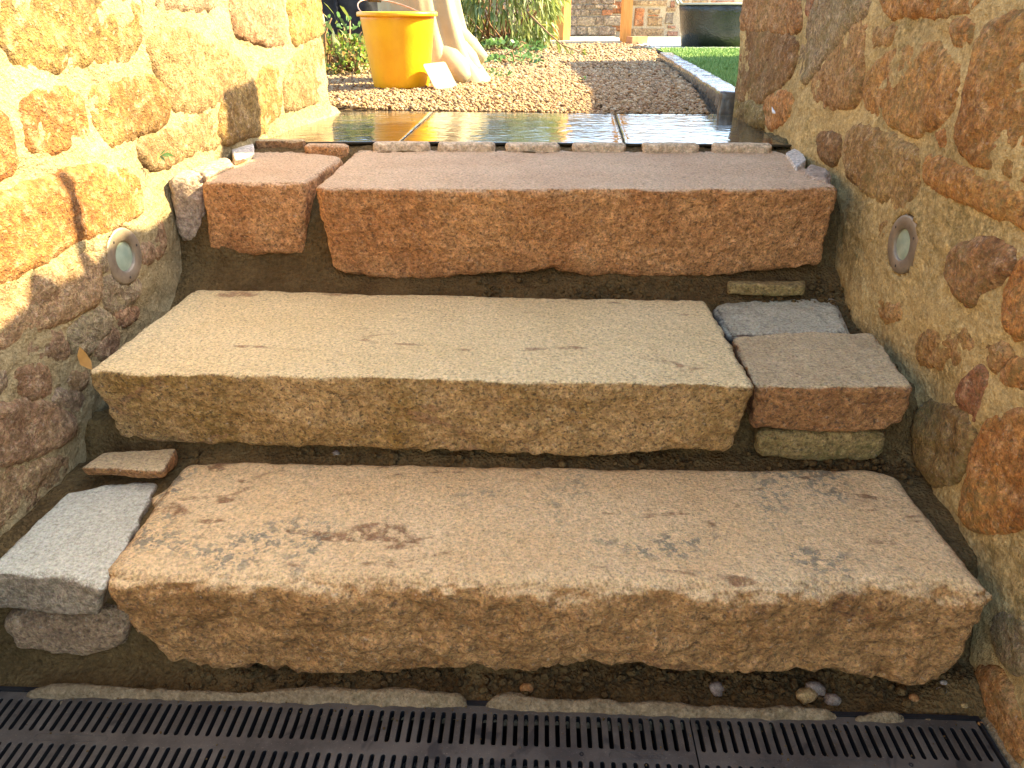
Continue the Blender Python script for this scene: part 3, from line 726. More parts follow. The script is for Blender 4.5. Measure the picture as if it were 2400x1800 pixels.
def sdf_poly(P, Q):
    """signed distance, positive inside"""
    Q = np.array(Q, float); d2 = np.full(len(P), 1e9); ins = np.zeros(len(P), bool)
    for i in range(len(Q)):
        a, b = Q[i - 1], Q[i]; e = b - a; w = P - a
        t = np.clip((w @ e) / max(e @ e, 1e-12), 0, 1)
        d2 = np.minimum(d2, ((w - t[:, None] * e) ** 2).sum(1))
        c = ((a[1] > P[:, 1]) != (b[1] > P[:, 1]))
        with np.errstate(divide='ignore', invalid='ignore'):
            xi = (b[0] - a[0]) * (P[:, 1] - a[1]) / (b[1] - a[1]) + a[0]
        ins ^= c & (P[:, 0] < xi)
    d = np.sqrt(d2)
    return np.where(ins, d, -d)

def smooth_poly(Q, it=1):
    Q = np.array(Q, float)
    for _ in range(it):
        N = np.roll(Q, -1, 0)
        Q = np.stack([0.78 * Q + 0.22 * N, 0.22 * Q + 0.78 * N], 1).reshape(-1, 2)
    return Q

def stone_patch(name, wall, Q, mat, parent, color, cell=0.007, t=0.014, seed=0, rough=0.004, round_=0.012, tilt=None, outl=0.006, grow=0.0):
    Q = smooth_poly(Q, 2)
    mn, mx = Q.min(0) - 0.014 - grow, Q.max(0) + 0.014 + grow
    a = np.arange(mn[0], mx[0] + cell, cell); b = np.arange(mn[1], mx[1] + cell, cell)
    A, B = np.meshgrid(a, b, indexing='ij'); P = np.stack([A.ravel(), B.ravel()], 1)
    P3 = np.c_[P, np.full(len(P), seed * 1.7)]
    d = sdf_poly(P, Q) + grow + outl * fbm(P3, 22, 3, seed) + outl * 0.6 * fbm(P3, 70, 2, seed + 5)
    dd = np.clip(d, 0, None)
    h = -0.016 + (0.016 + t) * (1 - np.exp(-dd / round_))
    h += np.where(d > 0, np.clip(dd / 0.02, 0, 1), 0) * (rough * 0.8 * fbm(P3, 11, 3, seed + 1) + rough * 1.1 * fbm(P3, 38, 4, seed + 2, 0.68))
    if tilt is not None:
        c = Q.mean(0); h += np.where(d > 0, np.clip(dd / 0.03, 0, 1), 0) * ((P[:, 0] - c[0]) * tilt[0] + (P[:, 1] - c[1]) * tilt[1])
    h = np.where(d < 0, -0.016 + d * 0.8, h)
    keepv = d > -0.010
    F = grid_faces(len(a), len(b))
    F = F[keepv[F].all(1)]
    if len(F) == 0: return None
    used = np.unique(F); remap = np.full(len(P), -1); remap[used] = np.arange(len(used))
    V, N = wall.map(P[used, 0], P[used, 1], h[used])
    F = remap[F]
    fn = np.cross(V[F[:, 1]] - V[F[:, 0]], V[F[:, 2]] - V[F[:, 0]])
    if (fn * N[F[:, 0]]).sum() < 0: F = F[:, ::-1].copy()
    o = mesh_obj(name, V, F, mat, parent, color=color)
    float_attr(o, 'edge', np.clip(d[used] / 0.05, 0, 1))
    return o

def fill_stones(given, s0, s1, z0, z1, size, rng, gap=0.022):
    """rough courses of stones for the stretches of wall that carry no measured stone"""
    out = []; z = z0
    boxes = [(min(p[0] for p in q), max(p[0] for p in q), min(p[1] for p in q), max(p[1] for p in q), q) for q, _ in given]
    while z < z1:
        hh = size * rng.uniform(0.55, 1.1); s = s0 - rng.uniform(0, size)
        while s < s1:
            ww = size * rng.uniform(0.7, 1.9)
            c = np.array([[s, z], [s + ww * .5, z - .01], [s + ww, z], [s + ww + .01, z + hh * .5], [s + ww, z + hh], [s + ww * .5, z + hh + .01], [s, z + hh], [s - .01, z + hh * .5]])
            ctr = c.mean(0); c = ctr + (c - ctr) * np.array([1 - gap / ww, 1 - gap / hh]) + rng.uniform(-.018, .018, (8, 2)) * min(1, size / .2)
            bad = False
            probe = np.vstack([c, ctr[None], (c + ctr) / 2])
            for q in boxes:
                if c[:, 0].max() < q[0] - .01 or c[:, 0].min() > q[1] + .01 or c[:, 1].max() < q[2] - .01 or c[:, 1].min() > q[3] + .01: continue
                if (sdf_poly(probe, q[4]) > -0.012).any() or (sdf_poly(np.array(q[4]), c) > -0.012).any(): bad = True; break
            if not bad: out.append([tuple(p) for p in c])
            s += ww
        z += hh
    return out

PAL_L = {'tan': (0.33, 0.225, 0.095), 'gold': (0.32, 0.20, 0.066), 'orange': (0.36, 0.17, 0.052), 'pink': (0.36, 0.23, 0.12), 'grey': (0.36, 0.28, 0.165), 'brown': (0.36, 0.245, 0.13), 'moss': (0.25, 0.19, 0.08)}
PAL_R = {'tan': (0.47, 0.29, 0.115), 'gold': (0.48, 0.28, 0.09), 'orange': (0.53, 0.275, 0.085), 'pink': (0.38, 0.19, 0.09), 'grey': (0.36, 0.27, 0.15), 'brown': (0.34, 0.19, 0.075), 'flush': (0.50, 0.30, 0.11), 'moss': (0.34, 0.25, 0.09)}

def passage_wall(x0, k, side, seed, given, mort, smat, pal, label, top_of, t_rng, mamp):
    W = Wall(x0, k, side, seed)
    P_ = L['lightL' if side < 0 else 'lightR']; W.pockets.append((P_[1], P_[2]))
    root = empty('stone_wall', (x0 + k * 1.2, 1.2, -0.1))
    tag(root, label, 'wall')
    s = np.r_[np.arange(-1.2, 0.45, 0.03), np.arange(0.45, Y_END + 0.10, 0.0085), np.arange(Y_END + 0.10, Y_END + 0.60, 0.03)]
    z = np.r_[np.arange(-0.12, 0.10, 0.02), np.arange(0.10, 1.12, 0.0085), np.arange(1.12, 1.64, 0.03)]
    A, B = np.meshgrid(s, z, indexing='ij'); a, b = A.ravel(), B.ravel()
    zt = top_of(a)
    b2 = np.where(b > 1.1, 1.1 + (b - 1.1) / (z.max() - 1.1) * (zt - 1.1), b)
    P3 = np.stack([a, b2, np.full(len(a), seed)], 1)
    h = 0.007 * fbm(P3, 10, 3, seed + 3) + mamp * fbm(P3, 42, 4, seed + 4, 0.66)
    V, N = W.map(a, b2, h)
    F = grid_faces(len(s), len(z))
    fn = np.cross(V[F[:, 1]] - V[F[:, 0]], V[F[:, 2]] - V[F[:, 0]])
    if (fn * N[F[:, 0]]).sum() < 0: F = F[:, ::-1].copy()
    mesh_obj('mortar', V, F, mort, root)
    # the body of the wall behind the face, with its rough top
    n = W.n; ss = np.linspace(-1.2, Y_END - 0.02, 90); T = 0.42
    zt = top_of(ss) - 0.004 + 0.012 * fbm(np.stack([ss, ss * 0, ss * 0], 1), 12, 2, seed)
    f0 = np.stack([x0 + k * ss, ss], 1) + (n[:2] * -0.035)[None]
    f1 = f0 - n[:2][None] * T
    V = np.concatenate([np.c_[f0, np.full(90, -0.12)], np.c_[f0, zt], np.c_[f1, zt], np.c_[f1, np.full(90, -0.12)]])
    F = []
    for i in range(89):
        for r in range(3): F.append((r * 90 + i, r * 90 + i + 1, (r + 1) * 90 + i + 1, (r + 1) * 90 + i))
    F.append((0, 90, 180, 270)); F.append((89, 359, 269, 179))
    mesh_obj('core', V, F, mort, root, smooth=False)
    rg = np.random.default_rng(seed)
    i = 0
    for q, c in given:
        col = np.array(pal[c]) * rg.uniform(0.9, 1.1) * rg.uniform(0.95, 1.05, 3)
        big = max(np.ptp([p[0] for p in q]), np.ptp([p[1] for p in q]))
        stone_patch('stone', W, q, smat, root, col, 0.0068, (rg.uniform(*t_rng) if big > .12 else t_rng[0]) if c != 'flush' else 0.0005, seed * 50 + i, 0.0070, 0.007, grow=0.019 if side > 0 else 0.014,
                    tilt=(rg.uniform(-.05, .05), rg.uniform(-.04, .04)))
        i += 1
    keys = ['tan', 'orange', 'gold', 'brown', 'grey', 'tan']
    for q in fill_stones(given, -1.1, Y_END + 0.45, 0.02, 1.62, 0.20, rg):
        col = np.array(pal[keys[rg.integers(len(keys))]]) * rg.uniform(0.85, 1.1)
        c = np.mean(q, 0)
        if c[1] < 0.3 and c[0] > 1.2: continue
        if np.ptp([p[0] for p in q]) < 0.10 or np.ptp([p[1] for p in q]) < 0.08: continue
        vis = 0.5 < c[0] < Y_END and c[1] < 1.1
        stone_patch('stone', W, q, smat, root, col, 0.008 if vis else 0.02, rg.uniform(0.003, 0.009), seed * 50 + i, 0.006, 0.007)
        i += 1
    return root, W

def top_left(s): return 1.62 + 0.02 * np.sin(s * 3.1)
def top_right(s):
    s = np.asarray(s, float)
    return np.interp(s, [-1.2, 1.27, 1.33, 1.6, 2.2, 2.66, 3.3], [1.665, 1.665, 1.705, 1.71, 1.705, 1.69, 1.69]) + 0.006 * np.sin(s * 23) + 0.004 * np.sin(s * 51 + 1)
wall_l, WL = passage_wall(-0.944, 0.125, -1, 3, L['left'], m_mort_l, m_wall_l, PAL_L, 'sunlit rubble stone wall left of the steps, with a round steel light low in it', top_left, (0.004, 0.009), 0.0065)
wall_r, WR = passage_wall(0.74, 0.0, 1, 8, L['right'], m_mort_r, m_wall_r, PAL_R, 'shaded orange rubble stone wall right of the steps, with mossy patches', top_right, (0.006, 0.011), 0.0062)

# unseen things added on the right wall to throw small shadows on the left wall
blk = MB(); blk.box((0.90, 2.27, 1.78), (0.34, 0.165, 0.22)); blk.box((0.86, 2.335, 1.905), (0.10, 0.03, 0.05))
tag(blk.build('shadow_block', m_pale), 'unseen square block on the top of the right wall, added for its shadow', 'stone block')
stk = MB(); stk.box((0.80, 1.575, 1.80), (0.028, 0.026, 0.24)); tag(stk.build('stake', m_pale), 'unseen upright stake on the top of the right wall, added for its shadow', 'stake')
py = MB(); py.add([(0.74, 1.40, 1.69), (0.84, 1.40, 1.69), (0.84, 1.50, 1.69), (0.74, 1.50, 1.69), (0.79, 1.45, 1.80)], [(0, 1, 4), (1, 2, 4), (2, 3, 4), (3, 0, 4), (3, 2, 1, 0)])
tag(py.build('shadow_stone', m_pale), 'unseen pointed stone on the top of the right wall, added for its shadow', 'stone block')

# ------------------------------------------------------------------ the steps and the loose stones
GS = 'big hewn granite step blocks'
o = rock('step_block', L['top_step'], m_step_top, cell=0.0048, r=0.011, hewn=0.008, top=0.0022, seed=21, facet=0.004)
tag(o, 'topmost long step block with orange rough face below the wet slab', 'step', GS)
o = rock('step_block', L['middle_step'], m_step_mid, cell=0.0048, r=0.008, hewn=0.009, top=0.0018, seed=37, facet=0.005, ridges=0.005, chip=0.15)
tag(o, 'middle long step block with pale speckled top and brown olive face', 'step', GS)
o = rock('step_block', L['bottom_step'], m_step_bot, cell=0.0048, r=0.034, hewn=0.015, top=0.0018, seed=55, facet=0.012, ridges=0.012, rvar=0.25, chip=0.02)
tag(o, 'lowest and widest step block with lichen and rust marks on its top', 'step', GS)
GL = 'loose stones packed round the steps'
def loose(key, mat, label, cat='stone', **kw):
    kw.setdefault('pit', 0.0018)
    o = rock('stone_block', L[key], mat, **kw)
    tag(o, label, cat, GL); return o
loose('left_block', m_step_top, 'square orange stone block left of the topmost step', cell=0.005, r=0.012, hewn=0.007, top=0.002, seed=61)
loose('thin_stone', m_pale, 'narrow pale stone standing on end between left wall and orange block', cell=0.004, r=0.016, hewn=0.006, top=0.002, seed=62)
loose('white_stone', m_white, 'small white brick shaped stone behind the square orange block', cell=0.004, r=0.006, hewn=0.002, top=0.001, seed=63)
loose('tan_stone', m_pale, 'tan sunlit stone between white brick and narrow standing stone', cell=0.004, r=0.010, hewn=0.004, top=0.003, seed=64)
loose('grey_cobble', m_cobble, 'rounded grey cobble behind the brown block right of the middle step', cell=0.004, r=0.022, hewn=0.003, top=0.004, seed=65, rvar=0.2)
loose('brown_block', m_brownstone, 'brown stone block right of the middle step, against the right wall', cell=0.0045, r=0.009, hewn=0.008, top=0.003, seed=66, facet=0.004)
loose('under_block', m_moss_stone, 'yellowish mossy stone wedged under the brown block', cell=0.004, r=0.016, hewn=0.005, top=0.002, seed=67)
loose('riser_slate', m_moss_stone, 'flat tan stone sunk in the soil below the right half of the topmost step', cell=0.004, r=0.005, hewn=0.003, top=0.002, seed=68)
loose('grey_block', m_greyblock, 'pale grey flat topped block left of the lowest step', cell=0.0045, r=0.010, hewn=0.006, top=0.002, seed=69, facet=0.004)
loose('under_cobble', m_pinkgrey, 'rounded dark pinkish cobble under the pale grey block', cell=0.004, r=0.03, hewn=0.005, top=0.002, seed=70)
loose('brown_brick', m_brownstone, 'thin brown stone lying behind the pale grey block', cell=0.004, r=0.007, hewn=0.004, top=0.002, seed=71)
GE = 'edging stones behind the topmost step'
elab = ['dark reddish flat edging stone behind the square orange block', 'ragged orange edging stone in the gap between block and topmost step',
        'leftmost of the six pale edging stones behind the topmost step', 'second pale edging stone from the left behind the topmost step',
        'third pale edging stone from the left behind the topmost step', 'third pale edging stone from the right behind the topmost step',
        'second pale edging stone from the right behind the topmost step', 'rightmost long pale edging stone behind the topmost step']
for i, (a, b, t) in enumerate(L['edging']):
    a, b = np.array(a), np.array(b); dep = np.array([0, 0.035, 0]); up = np.array([0, 0, min(t, 0.026) * 0.8]); dn = np.array([0, 0, -0.05])
    S = dict(FT=[a + up, (a + b) / 2 + up * 1.1, b + up], BT=[a + up + dep, b + up + dep], FB=[a + dn, b + dn])
    o = rock('edging_stone', S, [m_brownstone, m_step_top, m_edging, m_edging, m_edging, m_edging, m_edging, m_edging][i], cell=0.004, r=0.010, hewn=0.002 if i > 1 else 0.006, top=0.001, seed=80 + i)
    tag(o, elab[i], 'stone', GE)
q = [np.array(p) for p in L['upright']]
S = dict(FT=[q[3] + (-.01, 0, 0), q[2]], BT=[q[0], q[1] + (.012, .01, 0)], FB=[q[3] + (-.005, 0, -.05), q[2] + (0, 0, -.05)])
o = rock('stone_block', S, m_white, cell=0.004, r=0.008, hewn=0.003, seed=91); tag(o, 'small pale tilted stone at the right back corner of the topmost step', 'stone', GL)
q = [np.array(p) for p in L['round']]
S = dict(FT=[q[0] + (0, -.005, 0), q[3]], BT=[q[1], q[2]], FB=[q[0] + (0, 0, -.06), q[3] + (0, 0, -.06)])
o = rock('stone_block', S, m_pale, cell=0.004, r=0.025, hewn=0.004, seed=92); tag(o, 'round pale stone between topmost step and the right wall', 'stone', GL)

# pebbles
PC = {'grey': (0.30, 0.26, 0.21), 'orange': (0.48, 0.25, 0.08), 'yellow': (0.52, 0.38, 0.16), 'white': (0.60, 0.55, 0.45), 'tan': (0.45, 0.33, 0.18)}
m_pebble = rock_mat('pebble', (0, 0, 0), (0, 0, 0), (0.12, 0.1, 0.07), objc=True, bump=0.001, speck_amt=0.25, scale=2)
def lump_mesh(name, c, r, seed, sq, angular):
    k = 3 if angular else 7
    I, F = box_topo(k, k, k)
    P = I / (k / 2) - 1; P /= np.linalg.norm(P, axis=1, keepdims=True)
    rad = 1 + (0.55 if angular else 0.10) * fbm(P + seed, 1.3, 3, seed)
    V = P * rad[:, None] * np.array(sq) * r + np.array(c)
    N = vnormals(V, F)
    if (N * (V - np.array(c))).sum() < 0: F = F[:, ::-1].copy()
    return mesh_obj(name, V, F, m_pebble, smooth=not angular)
for i, (lab, p, r, c) in enumerate(L['pebbles']):
    z = p[2] + r * 0.55 if p[2] > .1 else soil_height(np.array([p[0]]), np.array([p[1]]))[0] + r * 0.55
    if 'slot' in lab: z = 0.002
    o = lump_mesh('pebble', (p[0], p[1] + r * .5, z), r, 100 + i, (1.15, 0.9, 0.75), c == 'grey' or r > .01)
    o.color = (*PC[c], 1); tag(o, lab, 'pebble', 'pebbles and chips on the soil')

# ------------------------------------------------------------------ mortar strip and drain
class Flat:
    def __init__(self, z): self.z = z
    def map(self, s, t, h):
        s = np.asarray(s, float)
        return np.stack([s, t, self.z + h], 1), np.tile([0, 0, 1.0], (len(s), 1))
fl = Flat(0.004)
slab_lab = ['long strip of cracked cement along the left half of the drain', 'ragged strip of cement along the right half of the drain', 'short broken bit of cement at the right end of the drain edge']
for i, q in enumerate(L['strips']):
    q2 = [(x, y) for x, y, _ in q]
    o = stone_patch('cement_strip', fl, q2, m_mort_g, None, (1, 1, 1), 0.0045, 0.012, 300 + i, 0.003, 0.005, outl=0.004, grow=0.004)
    tag(o, slab_lab[i], 'cement strip', 'cement edging along the drain')

def plastic_mat():
    M = Mat('black_plastic', 0.5, 0.4)
    a = M.noise(14, 5, 0.65); s = M.noise(60, 4, 0.7)
    x = M.mix(M.ramp(a, 0.38, 0.66), (0.052, 0.042, 0.031), (0.108, 0.088, 0.064))
    x = M.mix(M.math('MULTIPLY', M.ramp(s, 0.55, 0.75), 0.5), x, (0.13, 0.11, 0.085))
    x = M.mix(M.math('MULTIPLY', M.ramp(M.noise(420, 2), 0.66, 0.72), 0.5), x, (0.25, 0.2, 0.14))
    x = M.mix(M.math('MULTIPLY', M.ramp(M.noise(9, 3, 0.5, 1.5), 0.62, 0.66), 0.7), x, (0.020, 0.017, 0.015))
    M.color(x); M.put(M.b.inputs['Roughness'], M.math('MULTIPLY_ADD', a, 0.3, 0.42))
    M.bump(wsum(M, [(0.5, s), (0.5, M.noise(300, 3))]), 0.0006)
    return M.m
m_plastic = plastic_mat()
m_plastic_edge = simple_mat('plastic_dark', (0.010, 0.009, 0.009), (0.022, 0.02, 0.018), 30, 0.6, 0.3)
m_slot_shade = simple_mat('slot_shade', (0.006, 0.006, 0.006), None, rough=0.9)  # darkness inside the slots, put into a near-black colour on their walls
# local frame of the drain: e along, n away from the viewer
ge = np.array([1.506, -0.055]); ge /= np.linalg.norm(ge); gn = np.array([-ge[1], ge[0]])
G0 = np.array([-0.800, 0.848])
def gp(u, v, z): p = G0 + ge * u + gn * v; return (p[0], p[1], z)
PITCH, SW, SL = 0.0159, 0.0039, 0.0575
def slot_cell(mb, u0, u1, v0, v1, sl):
    """one rectangular cell of the cover with a rounded slot through it"""
    cu = (u0 + u1) / 2; k = 5
    ring = []
    for j in range(k + 1):
        q = math.pi * j / k; ring.append((cu + SW * math.cos(q), sl[1] - SW + SW * math.sin(q)))
    for j in range(k + 1):
        q = math.pi + math.pi * j / k; ring.append((cu + SW * math.cos(q), sl[0] + SW + SW * math.sin(q)))
    n = len(ring); base = []
    for (u, v) in ring: base.append(gp(u, v, 0.0))
    rim = [gp(cu + (u - cu) * 0.84, v + (0.0006 if v < (sl[0] + sl[1]) / 2 else -0.0006), -0.0008) for (u, v) in ring]
    low = [gp(cu + (u - cu) * 0.84, v, -0.016) for (u, v) in ring]
    out = [gp(u1, (v1 if i <= k else v0), 0) if False else None for i, _ in enumerate(ring)]
    # outer ring: project ring points to the cell border
    ob = []
    for i, (u, v) in enumerate(ring):
        if i == 0: ob.append((u1, v))
        elif i == k: ob.append((u0, v))
        elif i == k + 1: ob.append((u0, v))
        elif i == n - 1: ob.append((u1, v))
        elif i < k: ob.append((u1 + (u0 - u1) * (i - 0.5) / (k - 1), v1) if 0 < i < k else None)
        else: ob.append((u0 + (u1 - u0) * (i - k - 1 - 0.5) / (k - 1), v0))
    corners = [(u1, v1), (u0, v1), (u0, v0), (u1, v0)]
    V = base + rim + low + [gp(u, v, 0) for u, v in ob] + [gp(u, v, 0) for u, v in corners]
    F = []
    for i in range(n):
        j = (i + 1) % n
        F.append((i, j, n + j, n + i)); F.append((n + i, n + j, 2 * n + j, 2 * n + i))
        F.append((i, 3 * n + i, 3 * n + j, j))
    c = 4 * n
    F.append((3 * n + 0, c + 0, 3 * n + 1)); F.append((3 * n + k - 1, c + 1, 3 * n + k))
    F.append((3 * n + k + 1, c + 2, 3 * n + k + 2)); F.append((3 * n + n - 2, c + 3, 3 * n + n - 1))
    mb.add(V, F)

def drain_cover(u0, nsl, label, text, tpos):
    w = nsl * PITCH + 0.006
    root = empty('drain_cover', gp(u0 + w / 2, -0.07, -0.016)); tag(root, label, 'drain cover', 'plastic drain covers in front of the steps')
    mb = MB()
    rows = [(-0.0155 - SL, -0.0155), (-0.0155 - SL - 0.019 - SL, -0.0155 - SL - 0.019)]
    vm = (rows[0][0] + rows[1][1]) / 2
    bands = [(-0.0035, vm, rows[0]), (vm, rows[1][0] - 0.012, rows[1])]
    for (va, vb, sl) in bands:
        for i in range(nsl):
            ua = u0 + 0.003 + i * PITCH; slot_cell(mb, ua, ua + PITCH, vb, va, sl)
        for (ua, ub) in ((u0 + 0.0006, u0 + 0.003), (u0 + 0.003 + nsl * PITCH, u0 + w - 0.0006)):
            mb.add([gp(ua, vb, 0), gp(ub, vb, 0), gp(ub, va, 0), gp(ua, va, 0)], [(0, 1, 2, 3)])
    vend = rows[1][0] - 0.012
    for (p, q) in (((u0 + .0006, -.0035), (u0 + .0006, vend)), ((u0 + w - .0006, vend), (u0 + w - .0006, -.0035)), ((u0 + w - .0006, -.0035), (u0 + .0006, -.0035)), ((u0 + .0006, vend), (u0 + w - .0006, vend))):
        mb.add([gp(*p, 0), gp(*q, 0), gp(*q, -0.016), gp(*p, -0.016)], [(0, 1, 2, 3)])
    go = mb.build('grating', m_plastic, root)
    go.data.materials.append(m_slot_shade)
    for p in go.data.polygons:
        if abs(p.normal.z) < 0.45: p.material_index = 1
    # raised label border and lettering on the middle bar
    def border(ua, ub):
        b = MB(); vv = (vm - 0.0055, vm + 0.0055); r = 0.0055; pts = []
        for j in range(9): q = -math.pi / 2 + math.pi * j / 8; pts.append(gp(ub - r + r * math.cos(q), vm + r * math.sin(q), 0.0004))
        for j in range(9): q = math.pi / 2 + math.pi * j / 8; pts.append(gp(ua + r + r * math.cos(q), vm + r * math.sin(q), 0.0004))
        pts.append(pts[0]); b.tube(pts, 0.0006, 5); b.build('label_border', m_plastic, root)
    for (ua, ub) in tpos['borders']: border(ua, ub)
    for (s, u, size) in text:
        cu = bpy.data.curves.new('lettering', 'FONT'); cu.body = s; cu.size = size; cu.extrude = 0.0006; cu.resolution_u = 2
        tmp = bpy.data.objects.new('lettering_curve', cu); COL.objects.link(tmp)
        me = bpy.data.meshes.new_from_object(tmp.evaluated_get(bpy.context.evaluated_depsgraph_get()))
        bpy.data.objects.remove(tmp)
        V = np.array([v.co[:] for v in me.vertices]); F = [tuple(p.vertices) for p in me.polygons]
        W = np.array([gp(u + v[0], vm - 0.0035 + v[1], 0.0003 + v[2]) for v in V])
        mesh_obj('lettering', W, F, m_plastic, root, smooth=False)
    for u in tpos['screws']:
        b = MB(); b.lathe([(0.0032, 0.0), (0.0032, 0.0012), (0.0016, 0.0012), (0.0014, -0.004)], gp(u, vm, 0), 12); b.build('screw_hole', m_plastic_edge, root, True)
    return root
U_J = 1.0725
drain_cover(U_J - 68 * PITCH - .006, 68, 'long black plastic drain cover with two rows of slots, reaching the left wall', [('100%', 1.000, 0.0095)],
            dict(borders=[(0.09, 0.20), (0.945, 1.025)], screws=[0.905]))
drain_cover(U_J + 0.001, 27, 'shorter black plastic drain cover butted against the right wall', [('Class A15', U_J + 0.085, 0.0095)],
            dict(borders=[(U_J + 0.155, U_J + 0.275)], screws=[U_J + 0.305]))
ch = MB()
def gbox(mb, u0, u1, v0, v1, z0, z1):
    V = [gp(u0, v0, z0), gp(u1, v0, z0), gp(u1, v1, z0), gp(u0, v1, z0), gp(u0, v0, z1), gp(u1, v0, z1), gp(u1, v1, z1), gp(u0, v1, z1)]
    mb.add(V, [(0, 3, 2, 1), (4, 5, 6, 7), (0, 1, 5, 4), (1, 2, 6, 5), (2, 3, 7, 6), (3, 0, 4, 7)])
UE = U_J + 27 * PITCH + 0.01
gbox(ch, -0.02, UE, -0.0025, 0.0045, -0.12, 0.0025)
gbox(ch, -0.02, UE, -0.172, -0.165, -0.12, 0.0025)
gbox(ch, -0.02, UE, -0.165, -0.0025, -0.12, -0.112)
gbox(ch, -0.024, -0.02, -0.172, 0.0045, -0.12, 0.0025); gbox(ch, UE, UE + .004, -0.172, 0.0045, -0.12, 0.0025)
tag(ch.build('drain_channel', m_plastic_edge), 'dark plastic drain channel holding the slotted covers', 'drain channel')
# paving in front of the drain and mortar by the wall foot
fr = sheet('yard', [(-0.95, -1.2), (0.78, -1.2), (0.78, 0.615), (-0.95, 0.665)], -0.004, m_yard)
wq = [(0.712, 0.80), (0.75, 0.82), (0.78, 0.60), (0.78, 0.5), (0.70, 0.5), (0.708, 0.65)]
o = stone_patch('cement_strip', Flat(0.0), wq, m_mort_g, None, (1, 1, 1), 0.005, 0.012, 320, 0.003, 0.008); tag(o, 'sloping cement fillet between drain end and right wall', 'cement strip', 'cement edging along the drain')

# ------------------------------------------------------------------ wall lights
m_steel = simple_mat('brushed_steel', (0.24, 0.185, 0.12), (0.34, 0.27, 0.18), 40, 0.55, 0.5, 0.0006, 200, metal=0.55)
M = Mat('frosted_glass', 0.22, 0.5); M.color(M.mix(M.ramp(M.noise(30, 4), 0.4, 0.65), (0.26, 0.33, 0.24), (0.36, 0.42, 0.30))); M.b.inputs['Coat Weight'].default_value = 0.6; M.b.inputs['Coat Roughness'].default_value = 0.08; m_glass = M.m
m_screw = simple_mat('dark_screw', (0.08, 0.07, 0.06), None, rough=0.5, metal=0.6)
def wall_light(P, W, label, screws):
    root = empty('wall_light', P); tag(root, label, 'wall light', 'round recessed wall lights')
    n = W.n; d = W.d; up = np.array([0, 0, 1.0])
    off = 0.001 + float(W.bulge(np.array([P[1]]), np.array([P[2]]))[0])
    C = np.array(P) + n * off
    def ring(prof, N=56):
        V = []; F = []
        for (r, h) in prof:
            for k in range(N):
                q = 2 * math.pi * k / N; V.append(C + n * h + r * (d * math.cos(q) + up * math.sin(q)))
        for i in range(len(prof) - 1):
            for k in range(N): F.append((i * N + k, i * N + (k + 1) % N, (i + 1) * N + (k + 1) % N, (i + 1) * N + k))
        return V, F
    mb = MB(); mb.add(*ring([(0.055, -0.012), (0.0552, 0.001), (0.054, 0.0035), (0.051, 0.0045), (0.031, 0.0050), (0.0295, 0.0035), (0.029, -0.004)])); mb.build('bezel', m_steel, root, True)
    mb = MB(); mb.add(*ring([(0.0291, -0.0005), (0.02, 0.0012), (0.010, 0.002), (0.0005, 0.0022)])); mb.build('lens', m_glass, root, True)
    for q in screws:
        c = C + n * 0.005 + 0.0425 * (d * math.cos(q) + up * math.sin(q)); mb = MB()
        V = [c + n * 0.0008] + [c + 0.0028 * (d * math.cos(a) + up * math.sin(a)) for a in np.linspace(0, 2 * math.pi, 10, endpoint=False)]
        mb.add(V, [(0, 1 + k, 1 + (k + 1) % 10) for k in range(10)]); mb.build('screw', m_screw, root)
wall_light(L['lightL'], WL, 'round steel wall light in the left wall at the edge of the sun', (0.25, -1.6, 2.2))
wall_light(L['lightR'], WR, 'round steel wall light with greenish lens in the shaded right wall', (2.6, 0.6, -1.5))

# ------------------------------------------------------------------ wet slabs
def slate_mat():
    M = Mat('wet_slate', 0.05, 0.5)
    a = M.noise(8, 5, 0.6, stretch=(1, 2.5, 1))
    M.color(M.mix(M.ramp(a, 0.35, 0.65), (0.045, 0.038, 0.024), (0.105, 0.088, 0.055)))
    M.b.inputs['Coat Weight'].default_value = 0.4; M.b.inputs['Coat Roughness'].default_value = 0.025; M.b.inputs['Coat IOR'].default_value = 1.6
    wet = M.noise(7, 4, 0.6, 0.5, stretch=(0.7, 2.0, 1))
    M.put(M.b.inputs['Roughness'], M.ramp(wet, 0.42, 0.66, (0.03, 0.03, 0.03), (0.22, 0.22, 0.22)))
    h = wsum(M, [(1.0, M.noise(16, 3, 0.5, stretch=(0.5, 2.2, 1))), (0.16, M.noise(90, 3, 0.6, stretch=(0.5, 1.6, 1)))])
    nd = M.n('Bump'); M.put(nd.inputs['Height'], h); nd.inputs['Distance'].default_value = 0.0022; nd.inputs['Strength'].default_value = 0.55
    M.put(M.b.inputs['Normal'], nd.outputs[0]); M.put(M.b.inputs['Coat Normal'], nd.outputs[0])
    return M.m
m_slate = slate_mat()
land = empty('paving', (0, 2.4, 0.63)); land['kind'] = 'structure'
fr_, bk_ = [np.array(p) for p in L['slab']['front']], [np.array(p) for p in L['slab']['back']]
fr_[0] = fr_[0] + (-.03, 0, 0); bk_[0] = bk_[0] + (-.06, 0, 0); fr_[3] = fr_[3] + (.01, 0, 0); bk_[3] = bk_[3] + (.05, .02, 0)
for i in range(3):
    g = np.array([0.0028, 0, 0])
    FT = [fr_[i] + g, fr_[i + 1] - g]; BT = [bk_[i] + g, bk_[i + 1] - g]
    S = dict(FT=FT, BT=BT, FB=[p + np.array([0, .004, -.007]) for p in FT])
    rock('slab', S, m_slate, cell=0.008, r=0.002, hewn=0.0012, top=0.0006, pit=0.0008, seed=120 + i, parent=land)
o = mesh_obj('bedding', np.array([(-0.72, 2.13, .6475), (0.73, 2.10, .6475), (0.73, 2.72, .6475), (-0.75, 2.80, .6475)]), [(0, 1, 2, 3)], m_mort_g, land, smooth=False)
